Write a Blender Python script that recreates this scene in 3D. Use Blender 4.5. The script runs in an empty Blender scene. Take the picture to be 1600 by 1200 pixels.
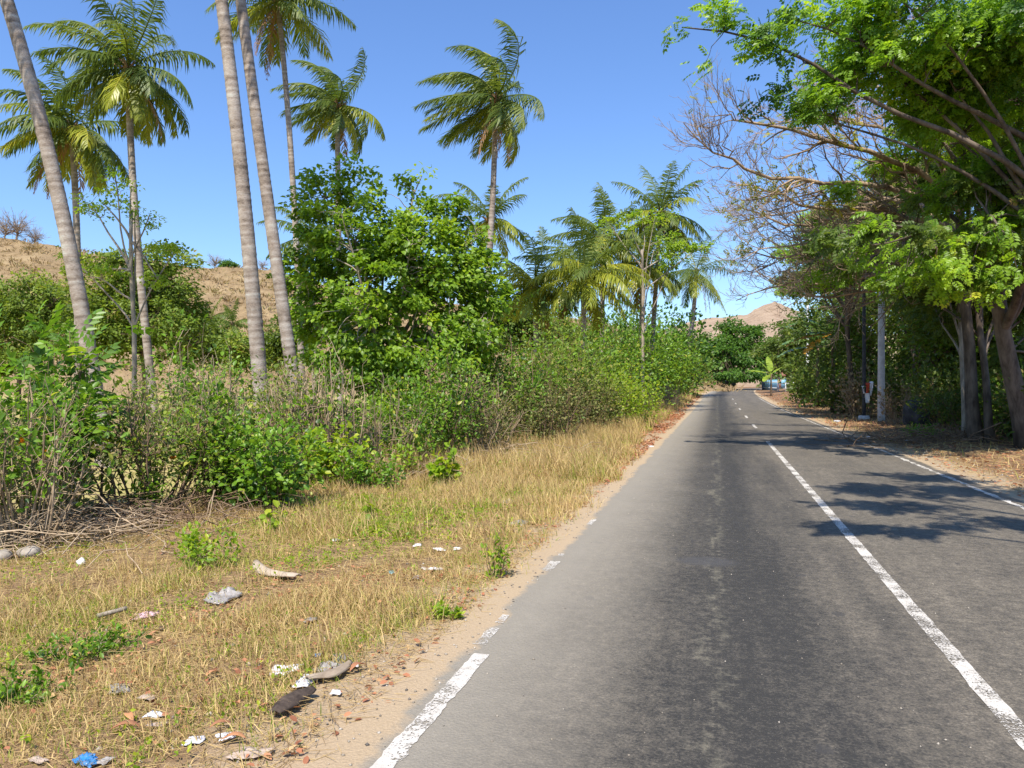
import bpy, math, random
import numpy as np
from mathutils import Vector, Euler

# ------------------------------------------------------------------ camera, sky, sun
YAW = math.radians(15.5)
FOC = 1160.0                     # focal length in pixels of a 1600 px wide frame
EYE = 1.6
RGT = np.array([math.cos(YAW), math.sin(YAW), 0.0])
FWD = np.array([-math.sin(YAW), math.cos(YAW), 0.0])
UPV = np.array([0.0, 0.0, 1.0])

scene = bpy.context.scene
col = scene.collection
cam_data = bpy.data.cameras.new('camera')
cam_data.sensor_width = 36.0
cam_data.lens = 36.0 * FOC / 1600.0
cam_data.clip_end = 5000
cam = bpy.data.objects.new('camera', cam_data)
cam.location = (0, 0, EYE)
cam.rotation_euler = (math.radians(90), 0, YAW)
col.objects.link(cam)
scene.camera = cam

SUN_EL = math.radians(58)
SH = math.radians(18)            # shadows fall away from the camera, this far to the right
shadow_dir = math.sin(SH) * RGT + math.cos(SH) * FWD
sun_from = -shadow_dir * math.cos(SUN_EL) + UPV * math.sin(SUN_EL)
world = bpy.data.worlds.new('World')
scene.world = world
world.use_nodes = True
wn = world.node_tree.nodes
sky = wn.new('ShaderNodeTexSky')
sky.sky_type = 'NISHITA'
sky.sun_disc = False
sky.sun_elevation = SUN_EL
sky.sun_rotation = math.atan2(sun_from[0], sun_from[1])
sky.air_density = 1.25
sky.dust_density = 0.35
sky.ozone_density = 2.6
wn['Background'].inputs['Strength'].default_value = 0.101
tint = wn.new('ShaderNodeMix'); tint.data_type = 'RGBA'; tint.blend_type = 'MULTIPLY'
tint.inputs[0].default_value = 1.0
tint.inputs[7].default_value = (0.80, 1.00, 1.36, 1)
world.node_tree.links.new(sky.outputs[0], tint.inputs[6])
world.node_tree.links.new(tint.outputs[2], wn['Background'].inputs['Color'])
sun_data = bpy.data.lights.new('sun', 'SUN')
sun_data.energy = 5.0
sun_data.angle = math.radians(0.55)
sun_data.color = (1.0, 0.93, 0.82)
sun = bpy.data.objects.new('sun', sun_data)
sun.rotation_euler = Vector(sun_from).to_track_quat('Z', 'Y').to_euler()
sun.location = (0, 0, 60)
col.objects.link(sun)
vs = scene.view_settings
vs.view_transform = 'Standard'
vs.look = 'None'
vs.exposure = 0.62
vs.gamma = 1.0
scene.cycles.max_bounces = 6
scene.cycles.diffuse_bounces = 3
scene.cycles.transmission_bounces = 4
scene.cycles.transparent_max_bounces = 8

# ------------------------------------------------------------------ helpers
rng = np.random.default_rng(11)
random.seed(11)


def P(px, py, d):
    """the place d metres in front of the camera that the photo shows at px, py"""
    return FWD * d + RGT * ((px - 800) / FOC * d) + UPV * (EYE + (600 - py) / FOC * d)


def sstep(a, b, x):
    t = np.clip((np.asarray(x, float) - a) / (b - a), 0, 1)
    return t * t * (3 - 2 * t)


_ph = np.random.default_rng(3).uniform(0, 6.28, (24, 2))
_an = np.random.default_rng(4).uniform(0, 6.28, 24)


def wob(x, y, scale):
    """cheap smooth noise, about -1..1"""
    x = np.asarray(x, float); y = np.asarray(y, float)
    s = 0
    for k in range(6):
        f = scale * (1.0 + 0.57 * k)
        a = _an[k * 3]
        s = s + np.sin((x * math.cos(a) + y * math.sin(a)) * f + _ph[k, 0]) * \
            np.sin((-x * math.sin(a * 1.3) + y * math.cos(a * 1.3)) * f * .9 + _ph[k, 1]) / (1 + .35 * k)
    return s * 0.45


def curve_off(y):
    t = np.clip((np.asarray(y, float) - 60) / 75, 0, 3)
    return 3.2 * t ** 3


def rise(y):
    return 0.72 * sstep(40, 130, y)


def terrain(x, y):
    x = np.asarray(x, float); y = np.asarray(y, float)
    v = x - curve_off(y)
    side = sstep(0.3, 2.2, np.maximum(-1.9 - v, v - 4.4))
    b = side * (0.05 * wob(x, y, .9) + 0.02 * wob(x, y, 3.1)) + 0.22 * sstep(5.0, 9.0, v) - 0.10 * sstep(2.2, 5.5, -v) * 0.6
    road = sstep(0, .25, np.minimum(v + 1.75, 4.15 - v))
    return rise(y) + b - 0.05 * road


def ground(px, d):
    p = FWD * d + RGT * ((px - 800) / FOC * d)
    return np.array([p[0], p[1], float(terrain(p[0], p[1]))])


def tag(o, label=None, cat=None, group=None, kind=None):
    if label: o['label'] = label
    if cat: o['category'] = cat
    if group: o['group'] = group
    if kind: o['kind'] = kind
    return o


def make_mesh(name, V, faces, attr=None, smooth=False, mats=None, midx=None):
    me = bpy.data.meshes.new(name)
    V = np.ascontiguousarray(V, dtype=np.float32)
    faces = [np.asarray(f, np.int32) for f in faces if len(f)]
    me.vertices.add(len(V))
    me.vertices.foreach_set('co', V.ravel())
    loops = np.concatenate([f.ravel() for f in faces])
    tot = np.concatenate([np.full(len(f), f.shape[1], np.int32) for f in faces])
    start = np.concatenate([[0], np.cumsum(tot)[:-1]]).astype(np.int32)
    me.loops.add(len(loops))
    me.loops.foreach_set('vertex_index', loops)
    me.polygons.add(len(tot))
    me.polygons.foreach_set('loop_start', start)
    me.polygons.foreach_set('loop_total', tot)
    if smooth:
        me.polygons.foreach_set('use_smooth', np.ones(len(tot), bool))
    if midx is not None:
        me.polygons.foreach_set('material_index', np.asarray(midx, np.int32))
    me.update(calc_edges=True)
    if attr is not None:
        for k, a in attr.items():
            at = me.attributes.new(k, 'FLOAT', 'POINT')
            at.data.foreach_set('value', np.ascontiguousarray(a, np.float32))
    me.validate()
    for m in (mats or []):
        me.materials.append(m)
    return me


def obj(name, V, faces, mat, parent=None, attr=None, smooth=False, origin=None):
    """one mesh object; V in world metres, origin = where its base stands"""
    V = np.asarray(V, float)
    if parent is not None:
        V = V - np.array(parent.location)
    elif origin is not None:
        V = V - np.asarray(origin)
    o = bpy.data.objects.new(name, make_mesh(name, V, faces, attr, smooth, mat if isinstance(mat, list) else [mat]))
    col.objects.link(o)
    if parent is not None:
        o.parent = parent
    elif origin is not None:
        o.location = tuple(float(c) for c in origin)
    return o


def thing(name, label, cat, loc, group=None):
    o = bpy.data.objects.new(name, None)
    o.empty_display_size = 0.2
    o.location = tuple(float(c) for c in loc)
    col.objects.link(o)
    return tag(o, label, cat, group)


def norm(a):
    a = np.asarray(a, float)
    return a / np.maximum(np.linalg.norm(a, axis=-1, keepdims=True), 1e-9)


class Geo:
    """collects shapes for ONE mesh"""
    def __init__(s):
        s.V = []; s.F3 = []; s.F4 = []; s.A = []; s.n = 0

    def add(s, V, F3=None, F4=None, a=None):
        V = np.asarray(V, float)
        if F3 is not None and len(F3): s.F3.append(np.asarray(F3) + s.n)
        if F4 is not None and len(F4): s.F4.append(np.asarray(F4) + s.n)
        s.V.append(V)
        s.A.append(np.full(len(V), rng.random()) if a is None else np.broadcast_to(np.asarray(a, float), (len(V),)))
        s.n += len(V)

    def tube(s, pts, rad, sides=6, a=None, cap=True):
        pts = np.asarray(pts, float); rad = np.broadcast_to(np.asarray(rad, float), (len(pts),))
        n = len(pts)
        t = norm(np.gradient(pts, axis=0))
        ref = np.array([0.31, 0.17, 0.93]) if abs(t[0, 2]) < .8 else np.array([0.93, 0.17, .31])
        u = norm(np.cross(t, ref)); w = np.cross(t, u)
        ang = np.arange(sides) / sides * 2 * math.pi
        ring = pts[:, None] + rad[:, None, None] * (u[:, None] * np.cos(ang)[None, :, None] + w[:, None] * np.sin(ang)[None, :, None])
        V = ring.reshape(-1, 3)
        i = np.arange(n - 1)[:, None] * sides; j = np.arange(sides)[None]; k = (j + 1) % sides
        F = np.stack([i + j, i + k, i + sides + k, i + sides + j], -1).reshape(-1, 4)
        F3 = None
        if cap and sides > 3:
            V = np.vstack([V, pts[-1:], pts[:1]])
            c = n * sides
            F3 = [[(n - 1) * sides + q, (n - 1) * sides + (q + 1) % sides, c] for q in range(sides)] + \
                 [[(q + 1) % sides, q, c + 1] for q in range(sides)]
        if a is not None and np.ndim(a) == 1 and len(a) == n:
            a = np.repeat(a, sides)
            if cap and sides > 3: a = np.append(a, [a[-1], a[0]])
        s.add(V, F3, F, a)

    def box(s, c, size, rz=0.0, a=None):
        c = np.asarray(c, float); h = np.asarray(size, float) / 2
        V = np.array([[x, y, z] for z in (-1, 1) for y in (-1, 1) for x in (-1, 1)], float) * h
        cs, sn = math.cos(rz), math.sin(rz)
        V = np.stack([V[:, 0] * cs - V[:, 1] * sn, V[:, 0] * sn + V[:, 1] * cs, V[:, 2]], -1) + c
        s.add(V, None, [[0, 2, 3, 1], [4, 5, 7, 6], [0, 1, 5, 4], [2, 6, 7, 3], [0, 4, 6, 2], [1, 3, 7, 5]], a)

    def build(s, name, mat, parent=None, smooth=False, origin=None):
        V = np.concatenate(s.V)
        F = []
        if s.F3: F.append(np.concatenate(s.F3))
        if s.F4: F.append(np.concatenate(s.F4))
        return obj(name, V, F, mat, parent, {'rnd': np.concatenate(s.A)}, smooth, origin)


# leaf templates: x across, y along, z off the blade (x and z in units of the length)
def tmpl_leaf(w, fold=.10, curl=.10):
    V = np.array([[0, 0, 0], [-w * .8, .30, fold], [-w * .75, .68, fold * .6], [0, .5, 0], [w * .8, .30, fold], [w * .75, .68, fold * .6], [0, 1, -curl]])
    F = np.array([[0, 3, 1], [1, 3, 2], [2, 3, 6], [0, 4, 3], [3, 4, 5], [3, 5, 6]])
    return V, F


def tmpl_small(w, fold=.12):
    V = np.array([[0, 0, 0], [-w, .5, fold], [0, 1, -.06], [w, .5, fold]])
    return V, np.array([[0, 2, 1], [0, 3, 2]])


def tmpl_pinnate(pairs=5, ll=.34, lw=.085, seed=0):
    r = np.random.default_rng(seed)
    V = []; F = []
    def leaflet(b, d, L):
        d = norm(d); sd = norm(np.cross(d, [0, 0, 1]))
        n = len(V)
        V.extend([b, b + d * L * .5 + sd * lw * L / ll - [0, 0, -.02], b + d * L - [0, 0, .05], b + d * L * .5 - sd * lw * L / ll - [0, 0, -.02]])
        F.extend([[n, n + 1, n + 2], [n, n + 2, n + 3]])
    for i in range(pairs):
        y = .15 + .75 * i / (pairs - 1)
        z = -.18 * y * y
        for sgn in (-1, 1):
            leaflet(np.array([0, y, z]), np.array([sgn, .55 + r.uniform(-.1, .1), -.25 + r.uniform(-.1, .1)]), ll * (1.05 - .35 * abs(y - .45)))
    leaflet(np.array([0, .9, -.16]), np.array([0.05, 1, -.3]), ll)
    n = len(V)
    V.extend([np.array([-.008, 0, 0]), np.array([.008, 0, 0]), np.array([0, .92, -.17])])
    F.append([n, n + 1, n + 2])
    return np.array(V, float), np.array(F)


LEAF = tmpl_leaf(.30)
LEAF_BROAD = tmpl_leaf(.42, .12, .16)
LEAF_NARROW = tmpl_small(.16)
LEAF_SMALL = tmpl_small(.30)
LEAF_PINN = tmpl_pinnate(4, .42, .125)
LEAF_PINN_FINE = tmpl_pinnate(7, .26, .06, 2)


def leaves(geo, pos, axis, nrm, L, tmpl, a=None):
    V, F = tmpl
    n = len(pos)
    if n == 0: return
    y = norm(axis); x = norm(np.cross(y, nrm)); z = np.cross(x, y)
    L = np.broadcast_to(np.asarray(L, float), (n,))[:, None, None]
    W = pos[:, None] + L * (x[:, None] * V[None, :, 0:1] + y[:, None] * V[None, :, 1:2] + z[:, None] * V[None, :, 2:3])
    FF = (np.arange(n)[:, None, None] * len(V) + F[None]).reshape(-1, 3)
    aa = rng.random(n) if a is None else np.clip(np.asarray(a) + rng.normal(0, .12, n), 0, 1)
    geo.add(W.reshape(-1, 3), FF, None, np.repeat(aa, len(V)))


def rand_dirs(n):
    return norm(rng.normal(size=(n, 3)))


def limb(p0, p1, r0, r1, n=6, bow=(0, 0, 0), jit=.04):
    p0 = np.asarray(p0, float); p1 = np.asarray(p1, float)
    t = np.linspace(0, 1, n)[:, None]
    L = np.linalg.norm(p1 - p0)
    pts = p0 + (p1 - p0) * t + np.asarray(bow, float) * (4 * t * (1 - t)) * L
    j = rng.normal(0, jit * L, (n, 3)); j[0] = 0; j[-1] = 0
    if n >= 6:
        j *= 1.7
        for _ in range(3): j[1:-1] = (j[:-2] + 2 * j[1:-1] + j[2:]) / 4
    return pts + j, np.linspace(r0, r1, n)


# ------------------------------------------------------------------ materials
def mat_new(name):
    m = bpy.data.materials.new(name)
    m.use_nodes = True
    nt = m.node_tree
    return m, nt.nodes, nt.links, nt.nodes['Principled BSDF'], nt.nodes['Material Output']


def ramp(nodes, stops, interp='LINEAR'):
    r = nodes.new('ShaderNodeValToRGB')
    r.color_ramp.interpolation = interp
    e = r.color_ramp.elements
    while len(e) < len(stops): e.new(.5)
    for k, (p, c) in enumerate(stops):
        e[k].position = p
        e[k].color = (c[0], c[1], c[2], 1) if not np.isscalar(c) else (c, c, c, 1)
    return r


def noise_node(nodes, links, scale, detail=4, rough=.55, vec=None, dim='3D'):
    n = nodes.new('ShaderNodeTexNoise')
    n.inputs['Scale'].default_value = scale
    n.inputs['Detail'].default_value = detail
    n.inputs['Roughness'].default_value = rough
    if vec is not None: links.new(vec, n.inputs['Vector'])
    return n


def mixc(nodes, links, fac, a, b, mode='MIX'):
    m = nodes.new('ShaderNodeMix'); m.data_type = 'RGBA'; m.blend_type = mode
    for i, v in ((0, fac), (6, a), (7, b)):
        if hasattr(v, 'is_linked') or isinstance(v, bpy.types.NodeSocket): links.new(v, m.inputs[i])
        elif i == 0: m.inputs[0].default_value = v
        else: m.inputs[i].default_value = (v[0], v[1], v[2], 1)
    return m.outputs[2]


def math_n(nodes, links, op, a, b=None, clamp=False):
    m = nodes.new('ShaderNodeMath'); m.operation = op; m.use_clamp = clamp
    for i, v in enumerate((a, b)):
        if v is None: continue
        if isinstance(v, bpy.types.NodeSocket): links.new(v, m.inputs[i])
        else: m.inputs[i].default_value = v
    return m.outputs[0]


def bump(nodes, links, bsdf, height, strength=.4, dist=.02):
    b = nodes.new('ShaderNodeBump')
    b.inputs['Strength'].default_value = strength
    b.inputs['Distance'].default_value = dist
    links.new(height, b.inputs['Height'])
    links.new(b.outputs[0], bsdf.inputs['Normal'])


def leaf_mat(name, stops, trans=.35, rough=.45, spec=.35, tgain=1.8):
    m, N, L, b, out = mat_new(name)
    at = N.new('ShaderNodeAttribute'); at.attribute_name = 'rnd'
    r = ramp(N, stops)
    L.new(at.outputs['Fac'], r.inputs[0])
    L.new(r.outputs[0], b.inputs['Base Color'])
    b.inputs['Roughness'].default_value = rough
    b.inputs['Specular IOR Level'].default_value = spec
    tr = N.new('ShaderNodeBsdfTranslucent')
    g = mixc(N, L, 1.0, r.outputs[0], (tgain * 1.05, tgain, tgain * .55), 'MULTIPLY')
    L.new(g, tr.inputs['Color'])
    mx = N.new('ShaderNodeMixShader'); mx.inputs[0].default_value = trans
    L.new(b.outputs[0], mx.inputs[1]); L.new(tr.outputs[0], mx.inputs[2])
    L.new(mx.outputs[0], out.inputs['Surface'])
    return m


def bark_mat(name, c1, c2, scale=9, stretch=(1, 1, .25), bs=.6):
    m, N, L, b, out = mat_new(name)
    tc = N.new('ShaderNodeTexCoord')
    mp = N.new('ShaderNodeMapping'); mp.inputs['Scale'].default_value = stretch
    L.new(tc.outputs['Object'], mp.inputs[0])
    n1 = noise_node(N, L, scale, 6, .65, mp.outputs[0])
    n2 = noise_node(N, L, 1.3, 3, .5, tc.outputs['Object'])
    f = math_n(N, L, 'ADD', n1.outputs[0], math_n(N, L, 'MULTIPLY', math_n(N, L, 'SUBTRACT', n2.outputs[0], .5), .8))
    r = ramp(N, [(.3, c1), (.7, c2)])
    L.new(f, r.inputs[0]); L.new(r.outputs[0], b.inputs['Base Color'])
    b.inputs['Roughness'].default_value = .9
    b.inputs['Specular IOR Level'].default_value = .15
    bump(N, L, b, n1.outputs[0], bs, .02)
    return m


def plain_mat(name, c, c2=None, rough=.6, scale=14, bs=.2, spec=.3, trans=0.0):
    m, N, L, b, out = mat_new(name)
    tc = N.new('ShaderNodeTexCoord')
    n1 = noise_node(N, L, scale, 5, .6, tc.outputs['Object'])
    r = ramp(N, [(.32, c), (.68, c2 or tuple(min(1, x * .7) for x in c))])
    L.new(n1.outputs[0], r.inputs[0]); L.new(r.outputs[0], b.inputs['Base Color'])
    b.inputs['Roughness'].default_value = rough
    b.inputs['Specular IOR Level'].default_value = spec
    if bs: bump(N, L, b, n1.outputs[0], bs, .01)
    if trans:
        tr = N.new('ShaderNodeBsdfTranslucent'); L.new(r.outputs[0], tr.inputs['Color'])
        mx = N.new('ShaderNodeMixShader'); mx.inputs[0].default_value = trans
        L.new(b.outputs[0], mx.inputs[1]); L.new(tr.outputs[0], mx.inputs[2])
        L.new(mx.outputs[0], out.inputs['Surface'])
    return m


M = {}
def scaled(stops, k):
    return [(p, tuple(min(.9, q * k) for q in c)) for p, c in stops]


M['leaf_bright'] = leaf_mat('leaf_bright', scaled([(0, (.028, .062, .006)), (.5, (.090, .175, .012)), (.9, (.15, .25, .020)), (1, (.26, .27, .04))], 1.45), .38, .42, .4)
M['leaf_glossy'] = leaf_mat('leaf_glossy', scaled([(0, (.032, .062, .007)), (.55, (.105, .175, .013)), (1, (.20, .275, .028))], 1.65), .38, .42, .32)
M['leaf_olive'] = leaf_mat('leaf_olive', scaled([(0, (.036, .062, .010)), (.5, (.110, .162, .020)), (.85, (.175, .215, .030)), (1, (.26, .21, .07))], 1.4), .35, .55, .3)
M['leaf_dull'] = leaf_mat('leaf_dull', scaled([(0, (.042, .052, .016)), (.5, (.115, .132, .036)), (.8, (.19, .18, .060)), (1, (.27, .20, .10))], 1.3), .3, .6, .25)
M['leaf_lime'] = leaf_mat('leaf_lime', scaled([(0, (.10, .18, .010)), (.5, (.17, .26, .014)), (1, (.30, .33, .022))], 1.3), .42, .45, .35)
M['leaf_deep'] = leaf_mat('leaf_deep', scaled([(0, (.030, .070, .010)), (.6, (.055, .115, .014)), (1, (.095, .165, .02))], 1.5), .35, .45, .35)
M['leaf_wood'] = leaf_mat('leaf_wood', scaled([(0, (.038, .065, .012)), (.55, (.075, .115, .016)), (.88, (.13, .16, .022)), (1, (.22, .14, .05))], 1.35), .4, .45, .35)
M['leaf_canopy'] = leaf_mat('leaf_canopy', scaled([(0, (.055, .105, .008)), (.5, (.105, .180, .012)), (.85, (.19, .27, .018)), (1, (.28, .29, .03))], 1.85), .5, .4, .4)
M['leaf_yellow'] = leaf_mat('leaf_yellow', [(0, (.20, .25, .02)), (1, (.40, .36, .03))], .4, .5, .3)
M['palm_green'] = leaf_mat('palm_green', scaled([(0, (.035, .060, .012)), (.6, (.075, .105, .016)), (1, (.15, .165, .03))], 1.65), .34, .5, .4)
M['palm_yellow'] = leaf_mat('palm_yellow', scaled([(0, (.11, .14, .014)), (.6, (.20, .22, .020)), (1, (.36, .31, .04))], 1.4), .34, .38, .4)
M['palm_dry'] = leaf_mat('palm_dry', [(0, (.17, .085, .042)), (.6, (.30, .17, .09)), (1, (.42, .30, .16))], .2, .7, .2)
M['banana'] = leaf_mat('banana', [(0, (.06, .14, .035)), (.6, (.11, .21, .06)), (1, (.18, .28, .09))], .3, .3, .5)
M['banana_lime'] = leaf_mat('banana_lime', [(0, (.18, .30, .02)), (1, (.32, .42, .05))], .4, .4, .4)
M['banana_dead'] = leaf_mat('banana_dead', [(0, (.30, .15, .02)), (.5, (.45, .22, .02)), (1, (.55, .30, .05))], .3, .6, .2)
M['dry_leaf'] = leaf_mat('dry_leaf', [(0, (.22, .085, .045)), (.4, (.38, .16, .085)), (.75, (.50, .27, .14)), (1, (.58, .40, .20))], .15, .7, .2)
M['straw'] = leaf_mat('straw', [(0, (.27, .165, .075)), (.20, (.48, .335, .15)), (.52, (.66, .50, .225)), (.64, (.44, .39, .09)), (.82, (.23, .29, .035)), (1, (.12, .22, .016))], .25, .65, .25, 1.2)
M['scrub'] = leaf_mat('scrub', [(0, (.24, .165, .095)), (.5, (.31, .225, .125)), (1, (.27, .24, .10))], .15, .8, .1)
M['flower'] = plain_mat('flower', (.75, .22, .01), (.80, .33, .02), trans=.3)
M['palm_bark'] = None
M['bark_grey'] = bark_mat('bark_grey', (.060, .045, .035), (.185, .145, .11))
M['bark_pale'] = bark_mat('bark_pale', (.20, .165, .125), (.44, .37, .29), 14)
M['bark_brown'] = bark_mat('bark_brown', (.075, .050, .034), (.20, .145, .10))
M['twig_bare'] = bark_mat('twig_bare', (.15, .105, .070), (.44, .33, .225), 6)
M['twig_dry'] = bark_mat('twig_dry', (.24, .165, .10), (.50, .385, .255), 10)
M['twig_brown'] = bark_mat('twig_brown', (.13, .082, .05), (.29, .20, .13), 10)


def palm_bark():
    m, N, L, b, out = mat_new('palm_bark')
    at = N.new('ShaderNodeAttribute'); at.attribute_name = 'rnd'
    tc = N.new('ShaderNodeTexCoord')
    mp = N.new('ShaderNodeMapping'); mp.inputs['Scale'].default_value = (1, 1, 2.5)
    L.new(tc.outputs['Object'], mp.inputs[0])
    n1 = noise_node(N, L, 7, 6, .7, mp.outputs[0])
    n2 = noise_node(N, L, 26, 3, .6, mp.outputs[0])
    f = math_n(N, L, 'ADD', math_n(N, L, 'MULTIPLY', at.outputs['Fac'], .45), math_n(N, L, 'MULTIPLY', n1.outputs[0], .75))
    f = math_n(N, L, 'ADD', f, math_n(N, L, 'MULTIPLY', math_n(N, L, 'SUBTRACT', n2.outputs[0], .5), .45))
    n3 = noise_node(N, L, 2.2, 5, .7, tc.outputs['Object'])
    f = math_n(N, L, 'ADD', f, math_n(N, L, 'MULTIPLY', math_n(N, L, 'SUBTRACT', n3.outputs[0], .5), 1.1))
    r = ramp(N, [(.22, (.10, .078, .06)), (.5, (.27, .215, .17)), (.78, (.41, .35, .295)), (.98, (.50, .48, .41))])
    L.new(f, r.inputs[0]); L.new(r.outputs[0], b.inputs['Base Color'])
    b.inputs['Roughness'].default_value = .9
    b.inputs['Specular IOR Level'].default_value = .15
    bump(N, L, b, n2.outputs[0], .6, .02)
    return m


M['palm_bark'] = palm_bark()


def ground_mat():
    m, N, L, b, out = mat_new('dry_ground')
    tc = N.new('ShaderNodeTexCoord')
    ob = tc.outputs['Object']
    sp = N.new('ShaderNodeSeparateXYZ'); L.new(ob, sp.inputs[0])
    big = noise_node(N, L, .55, 4, .6, ob)
    mid = noise_node(N, L, 3.5, 5, .65, ob)
    fine = noise_node(N, L, 38, 4, .7, ob)
    soil = ramp(N, [(.25, (.13, .080, .042)), (.5, (.24, .155, .085)), (.75, (.38, .27, .155))])  # brown soil, its tone also darkened to carry shade between the grass blades
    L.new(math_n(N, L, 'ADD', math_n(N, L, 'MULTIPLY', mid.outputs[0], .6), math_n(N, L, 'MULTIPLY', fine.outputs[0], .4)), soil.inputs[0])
    field = ramp(N, [(.35, (.42, .31, .16)), (.5, (.38, .33, .12)), (.7, (.24, .26, .06))])
    L.new(mid.outputs[0], field.inputs[0])
    # open field beyond the hedge: sun-dried turf
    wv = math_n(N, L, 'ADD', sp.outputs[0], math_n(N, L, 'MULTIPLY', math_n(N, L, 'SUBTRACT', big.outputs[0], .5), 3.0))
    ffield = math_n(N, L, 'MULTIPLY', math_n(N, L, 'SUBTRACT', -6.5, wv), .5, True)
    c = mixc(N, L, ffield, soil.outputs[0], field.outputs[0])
    # sand washed along the road edge
    sand = ramp(N, [(.3, (.32, .235, .145)), (.7, (.44, .335, .215))])
    L.new(fine.outputs[0], sand.inputs[0])
    ws = math_n(N, L, 'ADD', sp.outputs[0], math_n(N, L, 'MULTIPLY', math_n(N, L, 'SUBTRACT', mid.outputs[0], .5), .9))
    fs = math_n(N, L, 'MULTIPLY', math_n(N, L, 'ADD', ws, 2.35), 3.0, True)
    fr = math_n(N, L, 'MULTIPLY', math_n(N, L, 'SUBTRACT', 4.9, ws), 3.0, True)
    c = mixc(N, L, math_n(N, L, 'MULTIPLY', fs, fr), c, sand.outputs[0])
    # leaf mould under the trees on the far side of the road
    mould = ramp(N, [(.3, (.12, .068, .037)), (.6, (.25, .155, .09)), (.8, (.36, .25, .15))])
    L.new(mid.outputs[0], mould.inputs[0])
    fm = math_n(N, L, 'MULTIPLY', math_n(N, L, 'SUBTRACT', ws, 4.5), 1.6, True)
    c = mixc(N, L, fm, c, mould.outputs[0])
    L.new(c, b.inputs['Base Color'])
    b.inputs['Roughness'].default_value = .95
    b.inputs['Specular IOR Level'].default_value = .1
    bump(N, L, b, math_n(N, L, 'ADD', fine.outputs[0], mid.outputs[0]), .7, .04)
    return m


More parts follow.
